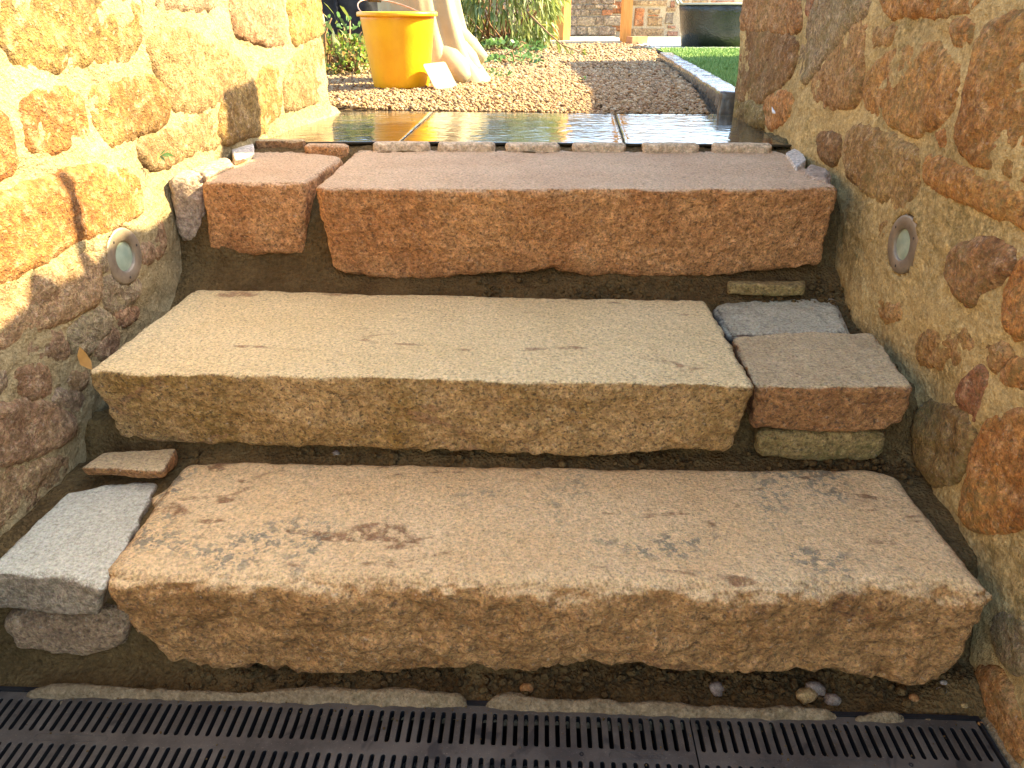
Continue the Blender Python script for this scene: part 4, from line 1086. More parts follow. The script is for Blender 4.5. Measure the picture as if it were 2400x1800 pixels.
# mortar ledge under the left wall beside the slab
led = [(-0.74, 2.12), (-0.675, 2.15), (-0.655, 2.3), (-0.615, 2.5), (-0.585, 2.68), (-0.60, 2.80), (-0.74, 2.80), (-0.8, 2.3)]
o = stone_patch('mortar_fillet', Flat(0.662), led, m_mort_l, None, (1, 1, 1), 0.006, 0.022, 330, 0.006, 0.02); tag(o, 'crumbling mortar fillet between the left wall and the wet slab', 'mortar fillet')
led = [(0.70, 2.06), (0.76, 2.03), (0.78, 2.3), (0.78, 2.70), (0.72, 2.70), (0.712, 2.3)]
o = stone_patch('mortar_fillet', Flat(0.653), led, m_dark_moss, None, (1, 1, 1), 0.006, 0.014, 331, 0.006, 0.02); tag(o, 'dark mossy mortar fillet between the right wall and the wet slab', 'mortar fillet')

# ------------------------------------------------------------------ gravel, kerb, lawn
def gravel_mat():
    M = Mat('gravel', 0.8, 0.3)
    r = M.island(); cr = M.n('ValToRGB'); M.put(cr.inputs[0], r); e = cr.color_ramp
    e.elements[0].position = 0; e.elements[0].color = (0.20, 0.095, 0.04, 1); e.elements[1].position = 1; e.elements[1].color = (0.46, 0.36, 0.22, 1)
    for p, c in ((0.2, (0.28, 0.16, 0.066, 1)), (0.45, (0.34, 0.21, 0.09, 1)), (0.65, (0.20, 0.142, 0.085, 1)), (0.82, (0.37, 0.25, 0.125, 1))):
        k = e.elements.new(p); k.color = c
    x = M.mix(M.math('MULTIPLY', M.ramp(M.noise(160, 3), 0.45, 0.65), 0.3), cr.outputs[0], (0.38, 0.28, 0.16))
    M.color(x); M.bump(M.noise(260, 3), 0.0015)
    return M.m
m_gravel = gravel_mat()
m_gravel_bed = simple_mat('gravel_bed', (0.08, 0.05, 0.025), (0.22, 0.15, 0.08), 130, 0.95, 0.2, 0.01, 130)
gb = mesh_obj('gravel_bed', np.array([(-0.75, 2.70, .642), (0.70, 2.66, .642), (0.80, 3.16, .676), (-1.35, 3.16, .676), (1.02, 5.4, .676), (1.25, 7.8, .676), (-1.8, 7.8, .676)]), [(0, 1, 2, 3), (3, 2, 4, 5, 6)], m_gravel_bed, smooth=False)
gb['kind'] = 'structure'
def in_gravel(x, y):
    right = 0.655 + (y - 2.45) * 0.1195 - 0.012
    back = np.interp(x, [-1, -.3, .3, .7], [2.83, 2.79, 2.715, 2.69])
    left = np.where(y < 2.66, -0.62, -1.7)
    return (x < right) & (y > back) & (x > left)
def gravel_z(x, y):
    P = np.stack([x, y, x * 0], 1)
    return 0.652 + 0.031 * np.clip((y - 2.72) / 0.42, 0, 1) + 0.006 * fbm(P, 4, 2, 9) + 0.010 * np.clip((2.62 - y) / 0.15, 0, 1) * 0 + 0.012 * np.clip((-0.5 - x) / 0.1, 0, 1) * np.clip((3.1 - y) / 0.3, 0, 1)
allC, allR = [], []
for (x0, x1, y0, y1, n, r0, r1) in ((-0.75, 1.0, 2.65, 3.3, 15000, .0042, .0075), (-1.0, 1.1, 3.3, 4.4, 14000, .0052, .009), (-1.4, 1.25, 4.4, 6.0, 12000, .007, .011), (-1.7, 1.3, 6.0, 7.8, 9000, .009, .015)):
    x = rng.uniform(x0, x1, n); y = rng.uniform(y0, y1, n); k = in_gravel(x, y); x, y = x[k], y[k]
    r = rng.uniform(r0, r1, len(x)) * np.where(rng.uniform(0, 1, len(x)) < 0.06, 1.5, 1)
    allC.append(np.stack([x, y, gravel_z(x, y) + r * rng.uniform(0.0, 0.9, len(x))], 1)); allR.append(r)
gr = blobs('gravel', np.concatenate(allC), np.concatenate(allR), m_gravel, rng, (1.1, 1, 0.75), 0.2)
gr['kind'] = 'stuff'

def kerb_mat():
    M = Mat('wet_kerb', 0.3, 0.5)
    a = M.noise(14, 5, 0.6)
    M.color(M.mix(M.ramp(a, 0.35, 0.65), (0.075, 0.065, 0.052), (0.16, 0.138, 0.105)))
    M.put(M.b.inputs['Roughness'], M.ramp(M.noise(22, 4), 0.4, 0.6, (0.06, 0.06, 0.06), (0.28, 0.28, 0.28)))
    M.b.inputs['Coat Weight'].default_value = 0.35; M.b.inputs['Coat Roughness'].default_value = 0.15
    M.bump(wsum(M, [(1, M.noise(40, 4)), (0.4, M.noise(200, 3))]), 0.0015)
    return M.m
m_kerb = kerb_mat()
kl = np.array(L['kerb_left']); kr = np.array(L['kerb_right'])
def kx(y): return 0.678 + (y - 2.454) * (0.955 - 0.678) / (5.291 - 2.454)
klab = ['near wet stone kerb length between gravel and lawn, by the right wall', 'middle wet stone kerb length between gravel and lawn', 'farthest wet stone kerb length between gravel and lawn']
for i, (y0, y1) in enumerate(((2.69, 3.40), (3.405, 4.30), (4.305, 5.30))):
    ys_ = np.linspace(y0, y1, 5)
    A = [np.array([kx(y), y, 0.727]) for y in ys_]; Bq = [p + np.array([0.085, -0.005, 0]) for p in A]
    S = dict(FT=A[::-1], BT=Bq[::-1], FB=[p + np.array([-0.004, 0, -0.085]) for p in A[::-1]])
    o = rock('kerb_stone', S, m_kerb, cell=0.010, r=0.007, hewn=0.004, top=0.003, seed=140 + i); tag(o, klab[i], 'kerb', 'kerb stones along the gravel')

m_turf_bed = simple_mat('turf_bed', (0.12, 0.20, 0.05), (0.18, 0.27, 0.07), 60, 0.95, 0.1, 0.01, 120)
lawn_pts = [(0.76, 2.5), (0.79, 2.55), (1.05, 5.30), (1.12, 6.32), (2.6, 6.32), (2.6, 2.5)]
sheet('lawn', lawn_pts, 0.705, m_turf_bed)
M = Mat('grass_blade', 0.7, 0.3); r = M.island(); M.color(M.mix(r, (0.15, 0.27, 0.06), (0.30, 0.40, 0.12))); m_blade = M.m
n = 34000; gx = rng.uniform(0.80, 2.0, n); gy = 2.55 + (6.3 - 2.55) * rng.uniform(0, 1, n) ** 1.0
k = gx > kx(gy) + 0.085; gx, gy = gx[k], gy[k]; n = len(gx)
hh = rng.uniform(0.012, 0.024, n); a = rng.uniform(0, 2 * np.pi, n); w = rng.uniform(.0015, .003, n) * (1 + 0.5 * (gy - 2.5) / 2)
b0 = np.stack([gx - w * np.cos(a), gy - w * np.sin(a), np.full(n, .704)], 1); b1 = np.stack([gx + w * np.cos(a), gy + w * np.sin(a), np.full(n, .704)], 1)
tp = np.stack([gx + rng.normal(0, .008, n), gy + rng.normal(0, .008, n), .704 + hh], 1)
gv = np.stack([b0, b1, tp], 1).reshape(-1, 3); gf = np.arange(n * 3).reshape(-1, 3)
grs = mesh_obj('grass', gv, gf, m_blade, smooth=False); grs['kind'] = 'stuff'

# pale edging strip before the tub, patio
m_patio = simple_mat('patio_stone', (0.56, 0.50, 0.36), (0.66, 0.60, 0.45), 3, 0.85, 0.3, 0.002, 30)
m_strip = simple_mat('wet_edging', (0.34, 0.34, 0.32), (0.46, 0.46, 0.42), 12, 0.25, 0.5, 0.002, 40)
ps = MB(); ps.box((2.02, 6.40, 0.695), (1.80, 0.16, 0.036)); tag(ps.build('edging_strip', m_strip), 'wet pale edging strip across the lawn in front of the black tub', 'edging')
pat = empty('patio', (1.8, 8.2, 0.68)); pat['kind'] = 'structure'
def slabq(q, z=0.70):
    V = [(x, y, z) for x, y in q] + [(x, y, z - .04) for x, y in q]; k = len(q)
    mesh_obj('slab', np.array(V), [tuple(range(k))] + [(i, i + k, (i + 1) % k + k, (i + 1) % k) for i in range(k)], m_patio, pat, smooth=False)
gap = 0.008
for j, (ya, yb) in enumerate(((6.62, 7.4), (7.4, 8.25), (8.25, 9.0), (9.0, 9.75))):
    for i in range(4):
        xa = 1.12 + 0.10 * (ya - 6.62) + i * 0.72 + (0.2 if j % 2 and i else 0); xb = 1.12 + 0.10 * (ya - 6.62) + (i + 1) * 0.72 + (0.2 if j % 2 else 0)
        slabq([(xa + gap, ya + gap), (xb - gap, ya + gap), (xb - gap, yb - gap), (xa + gap, yb - gap)])
for i in range(2):
    xa = -0.55 + i * 0.84; slabq([(xa + gap, 7.72), (xa + 0.84 - gap, 7.72), (xa + 0.84 - gap, 9.05), (xa + gap, 9.05)], 0.715)
sheet('lawn', [(1.08, 6.48), (2.9, 6.48), (2.9, 6.64), (1.10, 6.64)], 0.70, m_turf_bed)

# ------------------------------------------------------------------ far walls
class Plane:
    """upright wall plane facing -y"""
    def __init__(self, y): self.y = y
    def map(self, s, z, h):
        s = np.asarray(s, float); return np.stack([s, self.y - np.asarray(h, float), np.asarray(z, float)], 1), np.tile([0, -1.0, 0], (len(s), 1))
def simple_stone(W, q, mat, parent, color, t, rg):
    q = np.array(q, float); c = q.mean(0); n = len(q)
    o1 = q; i1 = c + (q - c) * 0.86
    V = np.concatenate([W.map(o1[:, 0], o1[:, 1], np.full(n, -.01))[0], W.map(o1[:, 0], o1[:, 1], np.full(n, t * .5) + rg.uniform(-.002, .002, n))[0],
                        W.map(i1[:, 0], i1[:, 1], np.full(n, t) + rg.uniform(-.004, .004, n))[0], W.map(c[None, 0], c[None, 1], np.array([t * 1.05]))[0]])
    F = []
    for i in range(n):
        j = (i + 1) % n
        F += [(i, j, n + j, n + i), (n + i, n + j, 2 * n + j, 2 * n + i), (2 * n + i, 2 * n + j, 3 * n)]
    return mesh_obj('stone', V, F, mat, parent, color=color, smooth=False)
def far_wall(name, label, cat, y, x0, x1, z0, z1, mort, stones):
    root = empty(name, ((x0 + x1) / 2, y, z0)); tag(root, label, cat)
    mb = MB(); mb.box(((x0 + x1) / 2, y + 0.15, (z0 + z1) / 2), (x1 - x0, 0.3, z1 - z0)); mb.build('mortar', mort, root)
    for W, q, c, t, rg in stones: simple_stone(W, q, m_wall_far, root, c, t, rg)
    return root
rg = np.random.default_rng(44)
W = Plane(9.12); st = []
z = 0.72; gcol = [(0.30, 0.26, 0.21), (0.36, 0.31, 0.24), (0.26, 0.22, 0.18), (0.40, 0.35, 0.27), (0.31, 0.26, 0.22)]
while z < 1.5:
    hh = rg.uniform(0.05, 0.10) if z > 0.84 else 0.10; x = -2.6 + rg.uniform(0, .1)
    if z > 1.35: hh *= 2.2
    while x < 1.06:
        ww = hh * rg.uniform(0.8, 2.2); g = 0.007
        q = [(x + g, z + g), (x + ww * .5, z + g * .6), (x + ww - g, z + g), (x + ww - g * .7, z + hh * .5), (x + ww - g, z + hh - g), (x + ww * .5, z + hh - g * .6), (x + g, z + hh - g), (x + g * .7, z + hh * .5)]
        q = [(a + rg.uniform(-.007, .007), b + rg.uniform(-.007, .007)) for a, b in q]
        cc = np.array(gcol[rg.integers(5)]) * rg.uniform(0.75, 1.15)
        if rg.uniform() < 0.05: cc = np.array((0.40, 0.20, 0.11))
        if x + ww > 0.1 or z > 0.6: st.append((W, q, cc, 0.018, rg))
        x += ww
    z += hh
st = [s_ for s_ in st if np.mean(s_[1], 0)[0] > -0.6 or np.mean(s_[1], 0)[1] < 1.2][:295]
far_wall('rubble_wall', 'grey rubble stone wall far behind the wooden posts', 'wall', 9.12, -6.0, 1.10, 0.63, 1.75, m_mort_far, st)
W = Plane(9.70); st = []
PH = {'tan': (0.50, 0.36, 0.20), 'orange': (0.52, 0.22, 0.09), 'grey': (0.36, 0.33, 0.27), 'pink': (0.48, 0.27, 0.18)}
zoff = 0.0
taken = []
for a, b, c in L['house']:
    x0, z0, x1, z1 = a[0], a[2], b[0], b[2]; g = .006
    taken.append((x0, x1, z0, z1))
    q = [(x0 + g, z0 + g), ((x0 + x1) / 2, z0 + g), (x1 - g, z0 + g), (x1 - g, (z0 + z1) / 2), (x1 - g, z1 - g), ((x0 + x1) / 2, z1 - g), (x0 + g, z1 - g), (x0 + g, (z0 + z1) / 2)]
    q = [(u + rg.uniform(-.005, .005), v + rg.uniform(-.005, .005)) for u, v in q]
    st.append((W, q, np.array(PH[c]) * rg.uniform(.9, 1.1), 0.02, rg))
z = 0.74
pk = list(PH.values())
while z < 1.5:
    hh = rg.uniform(.12, .24); x = 1.12
    while x < 4.2:
        ww = hh * rg.uniform(.9, 2.4)
        if not any(x < t[1] + .01 and x + ww > t[0] - .01 and z < t[3] + .01 and z + hh > t[2] - .01 for t in taken):
            g = .012; q = [(x + g, z + g), (x + ww / 2, z + g), (x + ww - g, z + g), (x + ww - g, z + hh / 2), (x + ww - g, z + hh - g), (x + ww / 2, z + hh - g), (x + g, z + hh - g), (x + g, z + hh / 2)]
            q = [(u + rg.uniform(-.006, .006), v + rg.uniform(-.006, .006)) for u, v in q]
            st.append((W, q, np.array(pk[rg.integers(4)]) * rg.uniform(.85, 1.1), 0.02, rg))
        x += ww
    z += hh
far_wall('squared_stone_wall', 'low wall of pink, orange and tan squared stones behind the black tub', 'wall', 9.70, 1.02, 6.0, 0.63, 1.70, m_mort_house, st)
# unseen wall added out of frame to throw the broad shadow over gravel and lawn
gw = MB(); gw.box((2.05, 3.80, 1.28), (0.30, 2.78, 1.25)); tag(gw.build('shadow_wall', m_mort_far), 'unseen plain wall along the right side of the lawn, added for its shadow', 'wall')

# ------------------------------------------------------------------ posts
m_wood = simple_mat('orange_timber', (0.50, 0.22, 0.045), (0.62, 0.31, 0.08), 18, 0.7, 0.3, 0.002, 60, stretch=(6, 6, 0.4))
GP = 'timber posts of the garden frame'
def post(x, y, w, label, rot=0.0, z1=2.5):
    R = np.array([[math.cos(rot), -math.sin(rot), 0], [math.sin(rot), math.cos(rot), 0], [0, 0, 1]])
    mb = MB(); mb.box((x, y, (0.68 + z1) / 2), (w, w, z1 - 0.68), R); tag(mb.build('timber_post', m_wood), label, 'post', GP)
post(1.068, 7.76, 0.085, 'orange timber post standing free before the join of rubble wall and squared stone wall', 0.15)
post(0.495, 7.86, 0.085, 'orange timber post on the left with its shaded side towards the bush', 0.62)
post(0.405, 8.02, 0.07, 'dark shaded timber post just left of the left orange post', 0.1)
bk = MB(); bk.box((1.16, 7.62, 0.725), (0.17, 0.10, 0.065), np.array([[.9, -.43, 0], [.43, .9, 0], [0, 0, 1]])); tag(bk.build('brick', simple_mat('red_brick', (0.50, 0.21, 0.09), (0.58, 0.30, 0.15), 20, 0.9)), 'loose orange brick beside the foot of the right post', 'brick')

# ------------------------------------------------------------------ bucket
def bucket_mat():
    M = Mat('yellow_plastic', 0.38, 0.45)
    M.color(M.mix(M.ramp(M.noise(9, 4), 0.4, 0.65), (0.80, 0.36, 0.005), (0.86, 0.44, 0.009)))
    M.b.inputs['Transmission Weight'].default_value = 0.0
    M.b.inputs['Subsurface Weight'].default_value = 0.15; M.b.inputs['Subsurface Radius'].default_value = (0.01, 0.006, 0.001)
    M.bump(M.noise(90, 3), 0.0008)
    return M.m
m_yel = bucket_mat()
BC = (-0.455, 3.30, 0.688)
bkt = empty('bucket', BC); tag(bkt, 'yellow plastic builders bucket standing on the gravel', 'bucket')
def wob(q, i):
    p = (math.degrees(q) % 45)
    return 1.0 + (0.006 if 2 < i < 6 and (p < 3.5 or p > 41.5) else 0.0) - (0.0035 if 2 < i < 6 and 10 < p < 35 else 0)
mb = MB()
mb.lathe([(0.001, 0.004), (0.104, 0.004), (0.108, 0.0), (0.111, 0.006), (0.114, 0.02), (0.128, 0.12), (0.143, 0.235), (0.1455, 0.252), (0.1455, 0.27), (0.140, 0.27), (0.112, 0.02), (0.10, 0.012), (0.001, 0.012)], BC, 128, wob)
mb.build('body', m_yel, bkt, True)
mb = MB(); mb.lathe([(0.1450, 0.262), (0.158, 0.262), (0.1595, 0.266), (0.1590, 0.275), (0.156, 0.278), (0.1445, 0.279), (0.1415, 0.276), (0.1415, 0.262)], BC, 96); mb.build('rim', m_yel, bkt, True)
m_wire = simple_mat('rusty_wire', (0.30, 0.17, 0.12), (0.42, 0.30, 0.24), 60, 0.5, 0.5, metal=0.4)
m_grip = simple_mat('black_grip', (0.03, 0.03, 0.025), None, rough=0.5)
ax = np.array([math.cos(0.82), math.sin(0.82), 0]); sd = np.array([-ax[1], ax[0], 0])
tl = math.radians(68); hd = -sd * math.sin(tl) * -1 + np.array([0, 0, math.cos(tl)])
hp = []
for q in np.linspace(0, math.pi, 25):
    hp.append(np.array(BC) + np.array([0, 0, .262]) + ax * -0.150 * math.cos(q) + hd * 0.150 * math.sin(q) * 1.1)
mb = MB(); mb.tube(hp, 0.0026, 8); mb.build('handle', m_wire, bkt, True)
mid = hp[11:15]; mb = MB(); mb.tube(mid, 0.010, 12); mb.build('grip', m_grip, bkt, True)
# pale plate leaning on the bucket
m_plate = simple_mat('pale_board', (0.27, 0.23, 0.125), (0.34, 0.29, 0.165), 14, 0.6, 0.3, 0.001, 50)
pa, pb = np.array([-0.302, 3.155, 0.690]), np.array([-0.222, 3.245, 0.694])
e1 = pb - pa; e1 /= np.linalg.norm(e1); upv = np.array([-0.55, 0.25, 0.80]); upv -= e1 * (upv @ e1); upv /= np.linalg.norm(upv); nn_ = np.cross(e1, upv)
mb = MB(); ring_ = []
Lp, Hp, rr_ = 0.122, 0.112, 0.010
for cx_, cy_, q0 in ((Lp - rr_, rr_, -90), (Lp - rr_, Hp - rr_, 0), (rr_, Hp - rr_, 90), (rr_, rr_, 180)):
    for j in range(5):
        q = math.radians(q0 + 22.5 * j); ring_.append((cx_ + rr_ * math.cos(q), cy_ + rr_ * math.sin(q)))
V = [pa + e1 * u + upv * v + nn_ * .0015 for u, v in ring_] + [pa + e1 * u + upv * v - nn_ * .0015 for u, v in ring_]
k = len(ring_); mb.add(V, [tuple(range(k)), tuple(range(2 * k - 1, k - 1, -1))] + [(i, i + k, (i + 1) % k + k, (i + 1) % k) for i in range(k)])
tag(mb.build('scraper_plate', m_plate), 'pale square plate with rounded corners leaning against the yellow bucket', 'plate')

# ------------------------------------------------------------------ cream statue with drapery
m_cream = simple_mat('cream_stone', (0.33, 0.275, 0.155), (0.40, 0.34, 0.20), 6, 0.75, 0.3, 0.002, 40)
SC = np.array([-0.445, 3.66, 0.685])
sta = empty('statue', tuple(SC)); tag(sta, 'cream moulded statue with hanging drapery folds, standing behind the yellow bucket', 'statue')
nq, nh = 140, 110
V = []
def lobe(q, q0, w): 
    dq = (q - q0 + math.pi) % (2 * math.pi) - math.pi
    return math.exp(-(dq / w) ** 2)
for j in range(nh):
    t = j / (nh - 1); z = 1.2 * t
    low = math.exp(-z / 0.16)
    for i in range(nq):
        q = 2 * math.pi * i / nq
        r = 0.150 + 0.045 * low - 0.01 * t + 0.075 * lobe(q, 5.9, 0.8) * math.exp(-z / 0.17)
        cast = 0.30 + 0.70 * max(lobe(q, 5.5, 0.9), lobe(q, 0.2, 0.7))
        fold = 0.012 * math.sin(9 * q + 1.2 * math.sin(3 * z)) * cast + 0.006 * math.sin(17 * q + 3 * z) * cast
        fold += 0.030 * lobe(q, 5.75, 0.22) * math.exp(-z / 0.30) + 0.025 * lobe(q, 5.25, 0.25) * math.exp(-z / 0.2) + 0.040 * lobe(q, 6.2, 0.28) * math.exp(-z / 0.30)
        r2 = r + fold
        V.append((SC[0] + r2 * math.cos(q) * 1.05 + 0.05 * math.exp(-z / 0.35), SC[1] + r2 * math.sin(q) * 0.85, SC[2] + z))
F = []
for j in range(nh - 1):
    for i in range(nq): F.append((j * nq + i, j * nq + (i + 1) % nq, (j + 1) * nq + (i + 1) % nq, (j + 1) * nq + i))
F.append(tuple((nh - 1) * nq + i for i in range(nq)))
mesh_obj('robe', np.array(V), F, m_cream, sta)
def fold_tube(pts, rad):
    mb = MB(); P = np.array(pts, float); n = 24; u = np.linspace(0, 1, len(P)); uu = np.linspace(0, 1, n)
    Q = np.stack([np.interp(uu, u, P[:, c]) for c in range(3)], 1)
    for _ in range(3): Q[1:-1] = (Q[:-2] + 2 * Q[1:-1] + Q[2:]) / 4
    rr = np.interp(uu, np.linspace(0, 1, len(rad)), rad)
    mb.tube([SC + q for q in Q], list(rr), 16); return mb.build('drapery_fold', m_cream, sta, True)
fold_tube([(.12, -.07, .13), (.17, -.10, .08), (.215, -.13, .04), (.25, -.15, .012)], [.05, .070, .062, .026])
fold_tube([(.16, -.03, .17), (.20, -.04, .12), (.245, -.05, .075), (.285, -.06, .035)], [.05, .064, .060, .036])
fold_tube([(.14, .01, .25), (.20, .01, .19), (.26, .0, .135), (.32, -.01, .085)], [.04, .048, .045, .028])

# ------------------------------------------------------------------ black bag in the shade
m_bag = simple_mat('black_cloth', (0.012, 0.012, 0.014), (0.03, 0.03, 0.032), 14, 0.75, 0.25, 0.004, 30)
BG = np.array([-1.06, 4.85, 0.69])
bag = empty('bag', tuple(BG)); tag(bag, 'black bag slumped in the shade behind the low leafy plants', 'bag')
I, F = box_topo(30, 18, 24); P = I / np.array([15, 9, 12]) - 1
P = np.sign(P) * np.abs(P) ** 1.0; nrm = (np.abs(P) ** 4).sum(1) ** 0.25; P = P / nrm[:, None]
V = P * np.array([.36, .20, .27]); V += 0.018 * fbm(V, 7, 3, 5)[:, None] * P + 0.008 * fbm(V, 20, 2, 6)[:, None] * P
V[:, 2] += .26; V += BG
mesh_obj('body', V, F[:, ::-1] if (vnormals(V, F) * (V - V.mean(0))).sum() < 0 else F, m_bag, bag)
for dx in (-.09, .08):
    mb = MB(); mb.tube([BG + (dx, -.19, .08), BG + (dx * 1.05, -.215, .25), BG + (dx, -.19, .42), BG + (dx * .9, -.06, .54)], .014, 8); mb.build('strap', m_bag, bag, True)
mb = MB(); mb.tube([BG + (-.34, -.10, .40), BG + (-.16, -.21, .37), BG + (.12, -.21, .37), BG + (.34, -.10, .40)], .02, 8); mb.build('flap', m_bag, bag, True)

# ------------------------------------------------------------------ tub
TC = np.array([1.735, 6.86, 0.70])
m_tub = Mat('black_rubber', 0.33, 0.5)
m_tub.color(m_tub.mix(m_tub.ramp(m_tub.noise(8, 4), .4, .6), (0.018, 0.020, 0.016), (0.035, 0.036, 0.028)))
m_tub.bump(wsum(m_tub, [(1.0, m_tub.vor(70)), (0.5, m_tub.noise(40, 3))]), 0.003); m_tub = m_tub.m
m_rim = simple_mat('tub_rim', (0.42, 0.40, 0.30), (0.5, 0.48, 0.36), 10, 0.5)
tub = empty('tub', tuple(TC)); tag(tub, 'black rubber garden tub with loop handles standing beyond the lawn', 'tub')
mb = MB(); mb.lathe([(.001, .004), (.30, .004), (.312, .0), (.332, .12), (.350, .26), (.361, .315), (.355, .315), (.326, .12), (.30, .012), (.001, .012)], TC, 72); mb.build('body', m_tub, tub, True)
mb = MB(); mb.lathe([(.355, .312), (.369, .312), (.372, .319), (.367, .326), (.357, .326), (.352, .319), (.355, .312)], TC, 72); mb.build('rim', m_rim, tub, True)
for sgn in (-1, 1):
    pts = []
    for q in np.linspace(0, math.pi, 12): pts.append(TC + np.array([sgn * (.361 + .045 * math.sin(q)), .075 * math.cos(q) - .05 * 0, .318 + .055 * math.sin(q)]))
    mb = MB(); mb.tube(pts, .011, 8); mb.build('handle', m_rim, tub, True)

# ------------------------------------------------------------------ plants
def leaf_mat(name, cols, trans=0.35):
    M = Mat(name, 0.5, 0.4)
    cr = M.n('ValToRGB'); M.put(cr.inputs[0], M.island()); e = cr.color_ramp
    e.elements[0].color = col4(cols[0]); e.elements[1].color = col4(cols[-1])
    for i, c in enumerate(cols[1:-1]): k = e.elements.new((i + 1) / (len(cols) - 1)); k.color = col4(c)
    M.color(cr.outputs[0])
    tr = M.n('BsdfTranslucent'); M.put(tr.inputs[0], cr.outputs[0]); mx = M.n('MixShader'); mx.inputs[0].default_value = trans
    M.t.links.new(M.b.outputs[0], mx.inputs[1]); M.t.links.new(tr.outputs[0], mx.inputs[2]); M.t.links.new(mx.outputs[0], M.t.nodes['Material Output'].inputs[0])
    return M.m
m_leaf_g = leaf_mat('ground_leaf', [(0.16, 0.28, 0.03), (0.30, 0.42, 0.05), (0.14, 0.25, 0.07), (0.40, 0.36, 0.09), (0.44, 0.25, 0.10)])
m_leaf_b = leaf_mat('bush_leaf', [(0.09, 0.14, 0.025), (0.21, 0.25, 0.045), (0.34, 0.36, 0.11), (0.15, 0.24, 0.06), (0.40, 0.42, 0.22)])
m_leaf_d = leaf_mat('shade_leaf', [(0.025, 0.045, 0.012), (0.05, 0.08, 0.02), (0.07, 0.10, 0.03)], 0.2)  # backdrop shade put into these near-black leaf colours
m_leaf_v = leaf_mat('ivy_leaf', [(0.07, 0.16, 0.05), (0.14, 0.26, 0.07), (0.16, 0.26, 0.13)])
m_stem = simple_mat('stem', (0.22, 0.12, 0.06), (0.30, 0.18, 0.09), 40, 0.8)
def leaves(name, C, Dr, Ln, Wd, mat, parent, rg, droop=0.3):
    """curved pointed leaves: 7 vertices, 6 triangles each"""
    n = len(C); Dr = Dr / np.linalg.norm(Dr, axis=1, keepdims=True)
    r = rg.normal(0, 1, (n, 3)); S = np.cross(Dr, r); S /= np.linalg.norm(S, axis=1, keepdims=True); N = np.cross(S, Dr)
    Ln, Wd = np.asarray(Ln)[:, None], np.asarray(Wd)[:, None]
    dz = np.array([0, 0, -1.0])
    p0 = C; p1 = C + Dr * Ln * .35 + dz * Ln * droop * .10; p2 = C + Dr * Ln * .72 + dz * Ln * droop * .38; p3 = C + Dr * Ln + dz * Ln * droop * .85
    V = np.stack([p0, p1 + S * Wd * .5 + N * Wd * .12, p1 - S * Wd * .5 + N * Wd * .12, p2 + S * Wd * .40 + N * Wd * .1, p2 - S * Wd * .40 + N * Wd * .1, p3], 1)
    F = np.array([(0, 1, 2), (1, 3, 2), (2, 3, 4), (3, 5, 4)])
    F = (F[None] + (np.arange(n) * 6)[:, None, None]).reshape(-1, 3)
    return mesh_obj(name, V.reshape(-1, 3), F, mat, parent, smooth=True)
def bush(label, c, rad, n, ln, wd, mat, rg, twigs=14, gap=0.5, cat='bush', name='bush', droop=0.5, dirb=(0, 0, -0.2), group=None):
    root = empty(name, (c[0], c[1], 0.685)); tag(root, label, cat, group)
    P = rg.normal(0, 1, (n * 3, 3)); P /= np.linalg.norm(P, axis=1, keepdims=True); P *= rg.uniform(0.55, 1.0, (len(P), 1)) ** 0.5
    cl = fbm(P * 1.0 + c[0] * 3, 2.6, 2, int(abs(c[0] * 100)) + 3)
    P = P[cl > np.quantile(cl, gap)][:n]
    C = np.array(c) + P * np.array(rad)
    k = C[:, 2] > 0.684; C, P = C[k], P[k]
    Dr = P * 0.8 + rg.normal(0, .55, P.shape) + np.array(dirb)
    leaves('foliage', C, Dr, rg.uniform(*ln, len(C)), rg.uniform(*wd, len(C)), mat, root, rg, droop)
    mb = MB()
    for i in range(twigs):
        e = C[rg.integers(len(C))]; b = np.array([c[0] + rg.normal(0, rad[0] * .15), c[1] + rg.normal(0, rad[1] * .15), 0.68]); m = (b + e) / 2 + rg.normal(0, .04, 3)
        mb.tube([b, m, e], [.008, .006, .003], 5)
    mb.build('stems', m_stem, root, True)
    return root
rgp = np.random.default_rng(12)
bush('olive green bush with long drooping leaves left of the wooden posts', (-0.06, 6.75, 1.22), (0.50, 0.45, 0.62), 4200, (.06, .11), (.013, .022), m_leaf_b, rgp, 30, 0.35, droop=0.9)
bush('leafy bush behind the statue, shade put into its dark leaf colour', (-0.75, 6.9, 1.25), (0.55, 0.5, 0.62), 3000, (.05, .10), (.014, .03), m_leaf_d, rgp, 20, 0.2)
bush('leafy bush behind the black bag, shade put into its dark leaf colour', (-1.55, 6.2, 1.2), (0.7, 0.6, 0.6), 3200, (.05, .10), (.02, .035), m_leaf_d, rgp, 20, 0.2)
bush('pale trailing plant with hanging leaves beside the end of the left wall', (-0.94, 3.95, 1.02), (0.14, 0.14, 0.24), 60, (.05, .09), (.014, .024), m_leaf_b, rgp, 8, 0.0, droop=1.0, cat='plant', name='plant')
bush('low ground cover of green and reddish leaves left of the bucket', (-0.84, 4.08, 0.73), (0.24, 0.20, 0.13), 2400, (.014, .034), (.008, .018), m_leaf_g, rgp, 20, 0.25, cat='plant', name='plant', droop=0.2, dirb=(0, -.2, .4))
bush('broad leaved green plant rising above the low ground cover', (-0.86, 4.12, 0.84), (0.13, 0.10, 0.11), 60, (.03, .06), (.02, .035), m_leaf_v, rgp, 8, 0.0, cat='plant', name='plant', droop=0.4, dirb=(0, -.2, .4))
GI = 'small creeping green plants on the gravel'
bush('creeping pale green plant on the gravel right of the statue', (0.02, 4.85, 0.70), (0.17, 0.20, 0.035), 150, (.025, .05), (.018, .03), m_leaf_v, rgp, 6, 0.2, cat='plant', name='plant', droop=0.2, dirb=(0, -.3, .4), group=GI)
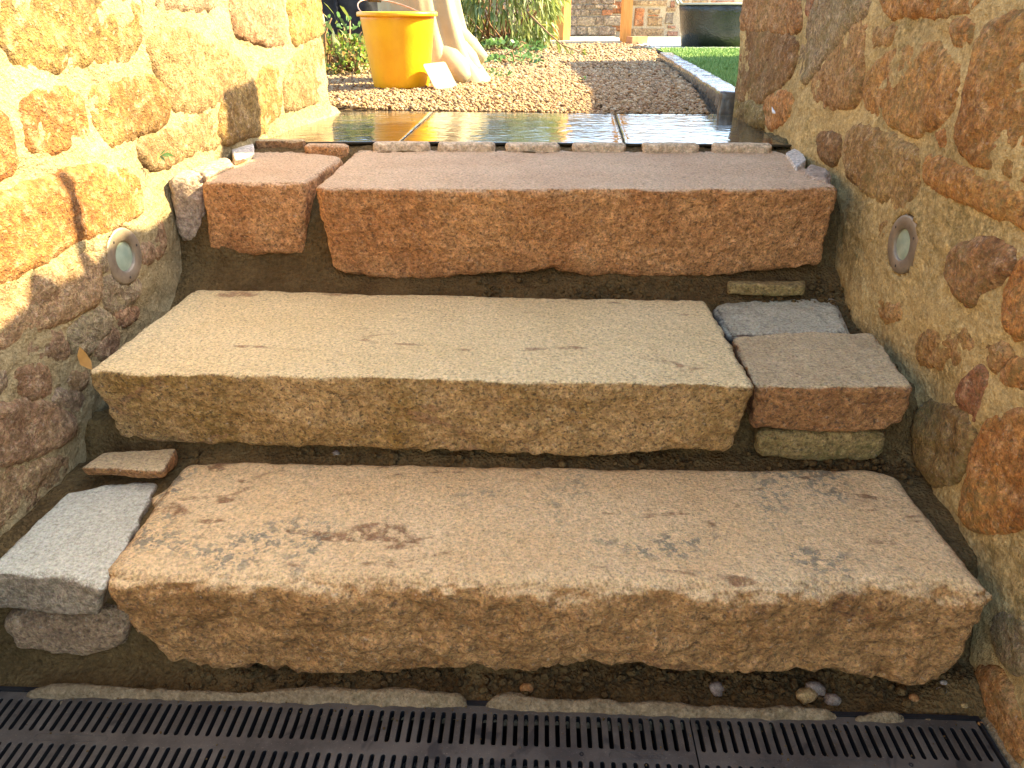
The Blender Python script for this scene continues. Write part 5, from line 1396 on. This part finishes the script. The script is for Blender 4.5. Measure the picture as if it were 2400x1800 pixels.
bush('tuft of bright green weed beside the foot of the statue', (-0.10, 3.86, 0.695), (0.09, 0.06, 0.022), 90, (.012, .026), (.008, .014), m_leaf_v, rgp, 4, 0.2, cat='plant', name='plant', droop=0.1, dirb=(0, -.2, .5), group=GI)
bush('low green plant at the gravel edge under the olive bush', (-0.02, 6.15, 0.71), (0.28, 0.12, 0.06), 190, (.03, .06), (.02, .035), m_leaf_v, rgp, 4, 0.2, cat='plant', name='plant', droop=0.2, dirb=(0, -.3, .4), group=GI)
bush('two leafed weed sprouting from the shaded gravel', (0.33, 3.62, 0.69), (0.022, 0.02, 0.012), 12, (.010, .018), (.008, .012), m_leaf_v, rgp, 1, 0.0, cat='plant', name='plant', droop=0.1, dirb=(0, -.2, .6), group=GI)
# long branch reaching from the bush over the gravel
br = empty('branch', (0.12, 6.3, 0.70)); tag(br, 'reddish branch with narrow leaves reaching from the olive bush over the gravel', 'branch')
bp = [np.array(p) for p in [(0.05, 6.45, 1.02), (0.16, 6.3, 0.92), (0.27, 6.1, 0.82), (0.36, 5.9, 0.75), (0.46, 5.75, 0.715), (0.56, 5.65, 0.705)]]
mb = MB(); mb.tube(bp, [.009, .008, .006, .005, .003, .002], 6); mb.build('stem', m_stem, br, True)
C = []
for i in range(26): t = rgp.uniform(0.1, 1) * 5; k = min(int(t), 4); C.append(bp[k] + (bp[k + 1] - bp[k]) * (t - k))
C = np.array(C); Dr = np.array([.4, -.3, -.35]) + rgp.normal(0, .45, C.shape); leaves('foliage', C, Dr, rgp.uniform(.06, .11, 26), rgp.uniform(.014, .02, 26), m_leaf_b, br, rgp, 0.5)
# sprout on the left wall, dead leaf in the gap, feather on the right wall
P0 = np.array(L['sprout']) + WL.n * 0.02
sp = empty('sprout', tuple(P0)); tag(sp, 'small green sprout growing from the mortar of the left wall', 'plant')
C = np.tile(P0, (7, 1)) + rgp.normal(0, .004, (7, 3)); Dr = WL.n * 0.7 + rgp.normal(0, .6, (7, 3)); leaves('leaf', C, Dr, rgp.uniform(.012, .022, 7), rgp.uniform(.004, .007, 7), m_leaf_v, sp, rgp, 0.3)
m_dead = simple_mat('dead_leaf', (0.30, 0.15, 0.03), (0.40, 0.21, 0.05), 60, 0.6)
P0 = np.array([-0.738, 1.185, 0.405]); C = P0[None]
lf = leaves('dead_leaf', C, np.array([[-.35, .2, .8]]), [.042], [.034], m_dead, None, rgp, -0.1); tag(lf, 'curled brown dead leaf caught between the left wall and middle step', 'leaf')
m_feather = simple_mat('white_feather', (0.75, 0.73, 0.66), None, rough=0.7)
P0 = np.array(L['feather']) + WR.n * 0.03
mb = MB(); fp = [P0 + np.array([0, t * .030, .008 * t + .012 * t * t]) for t in np.linspace(-.5, .7, 9)]
mb.tube(fp, [.0005, .002, .003, .004, .004, .003, .0025, .0015, .0005], 6); tag(mb.build('feather', m_feather, None, True), 'small white feather stuck to the right wall above the wet slab', 'feather')

for ob in scene.objects:
    if '_o' in ob: del ob['_o']
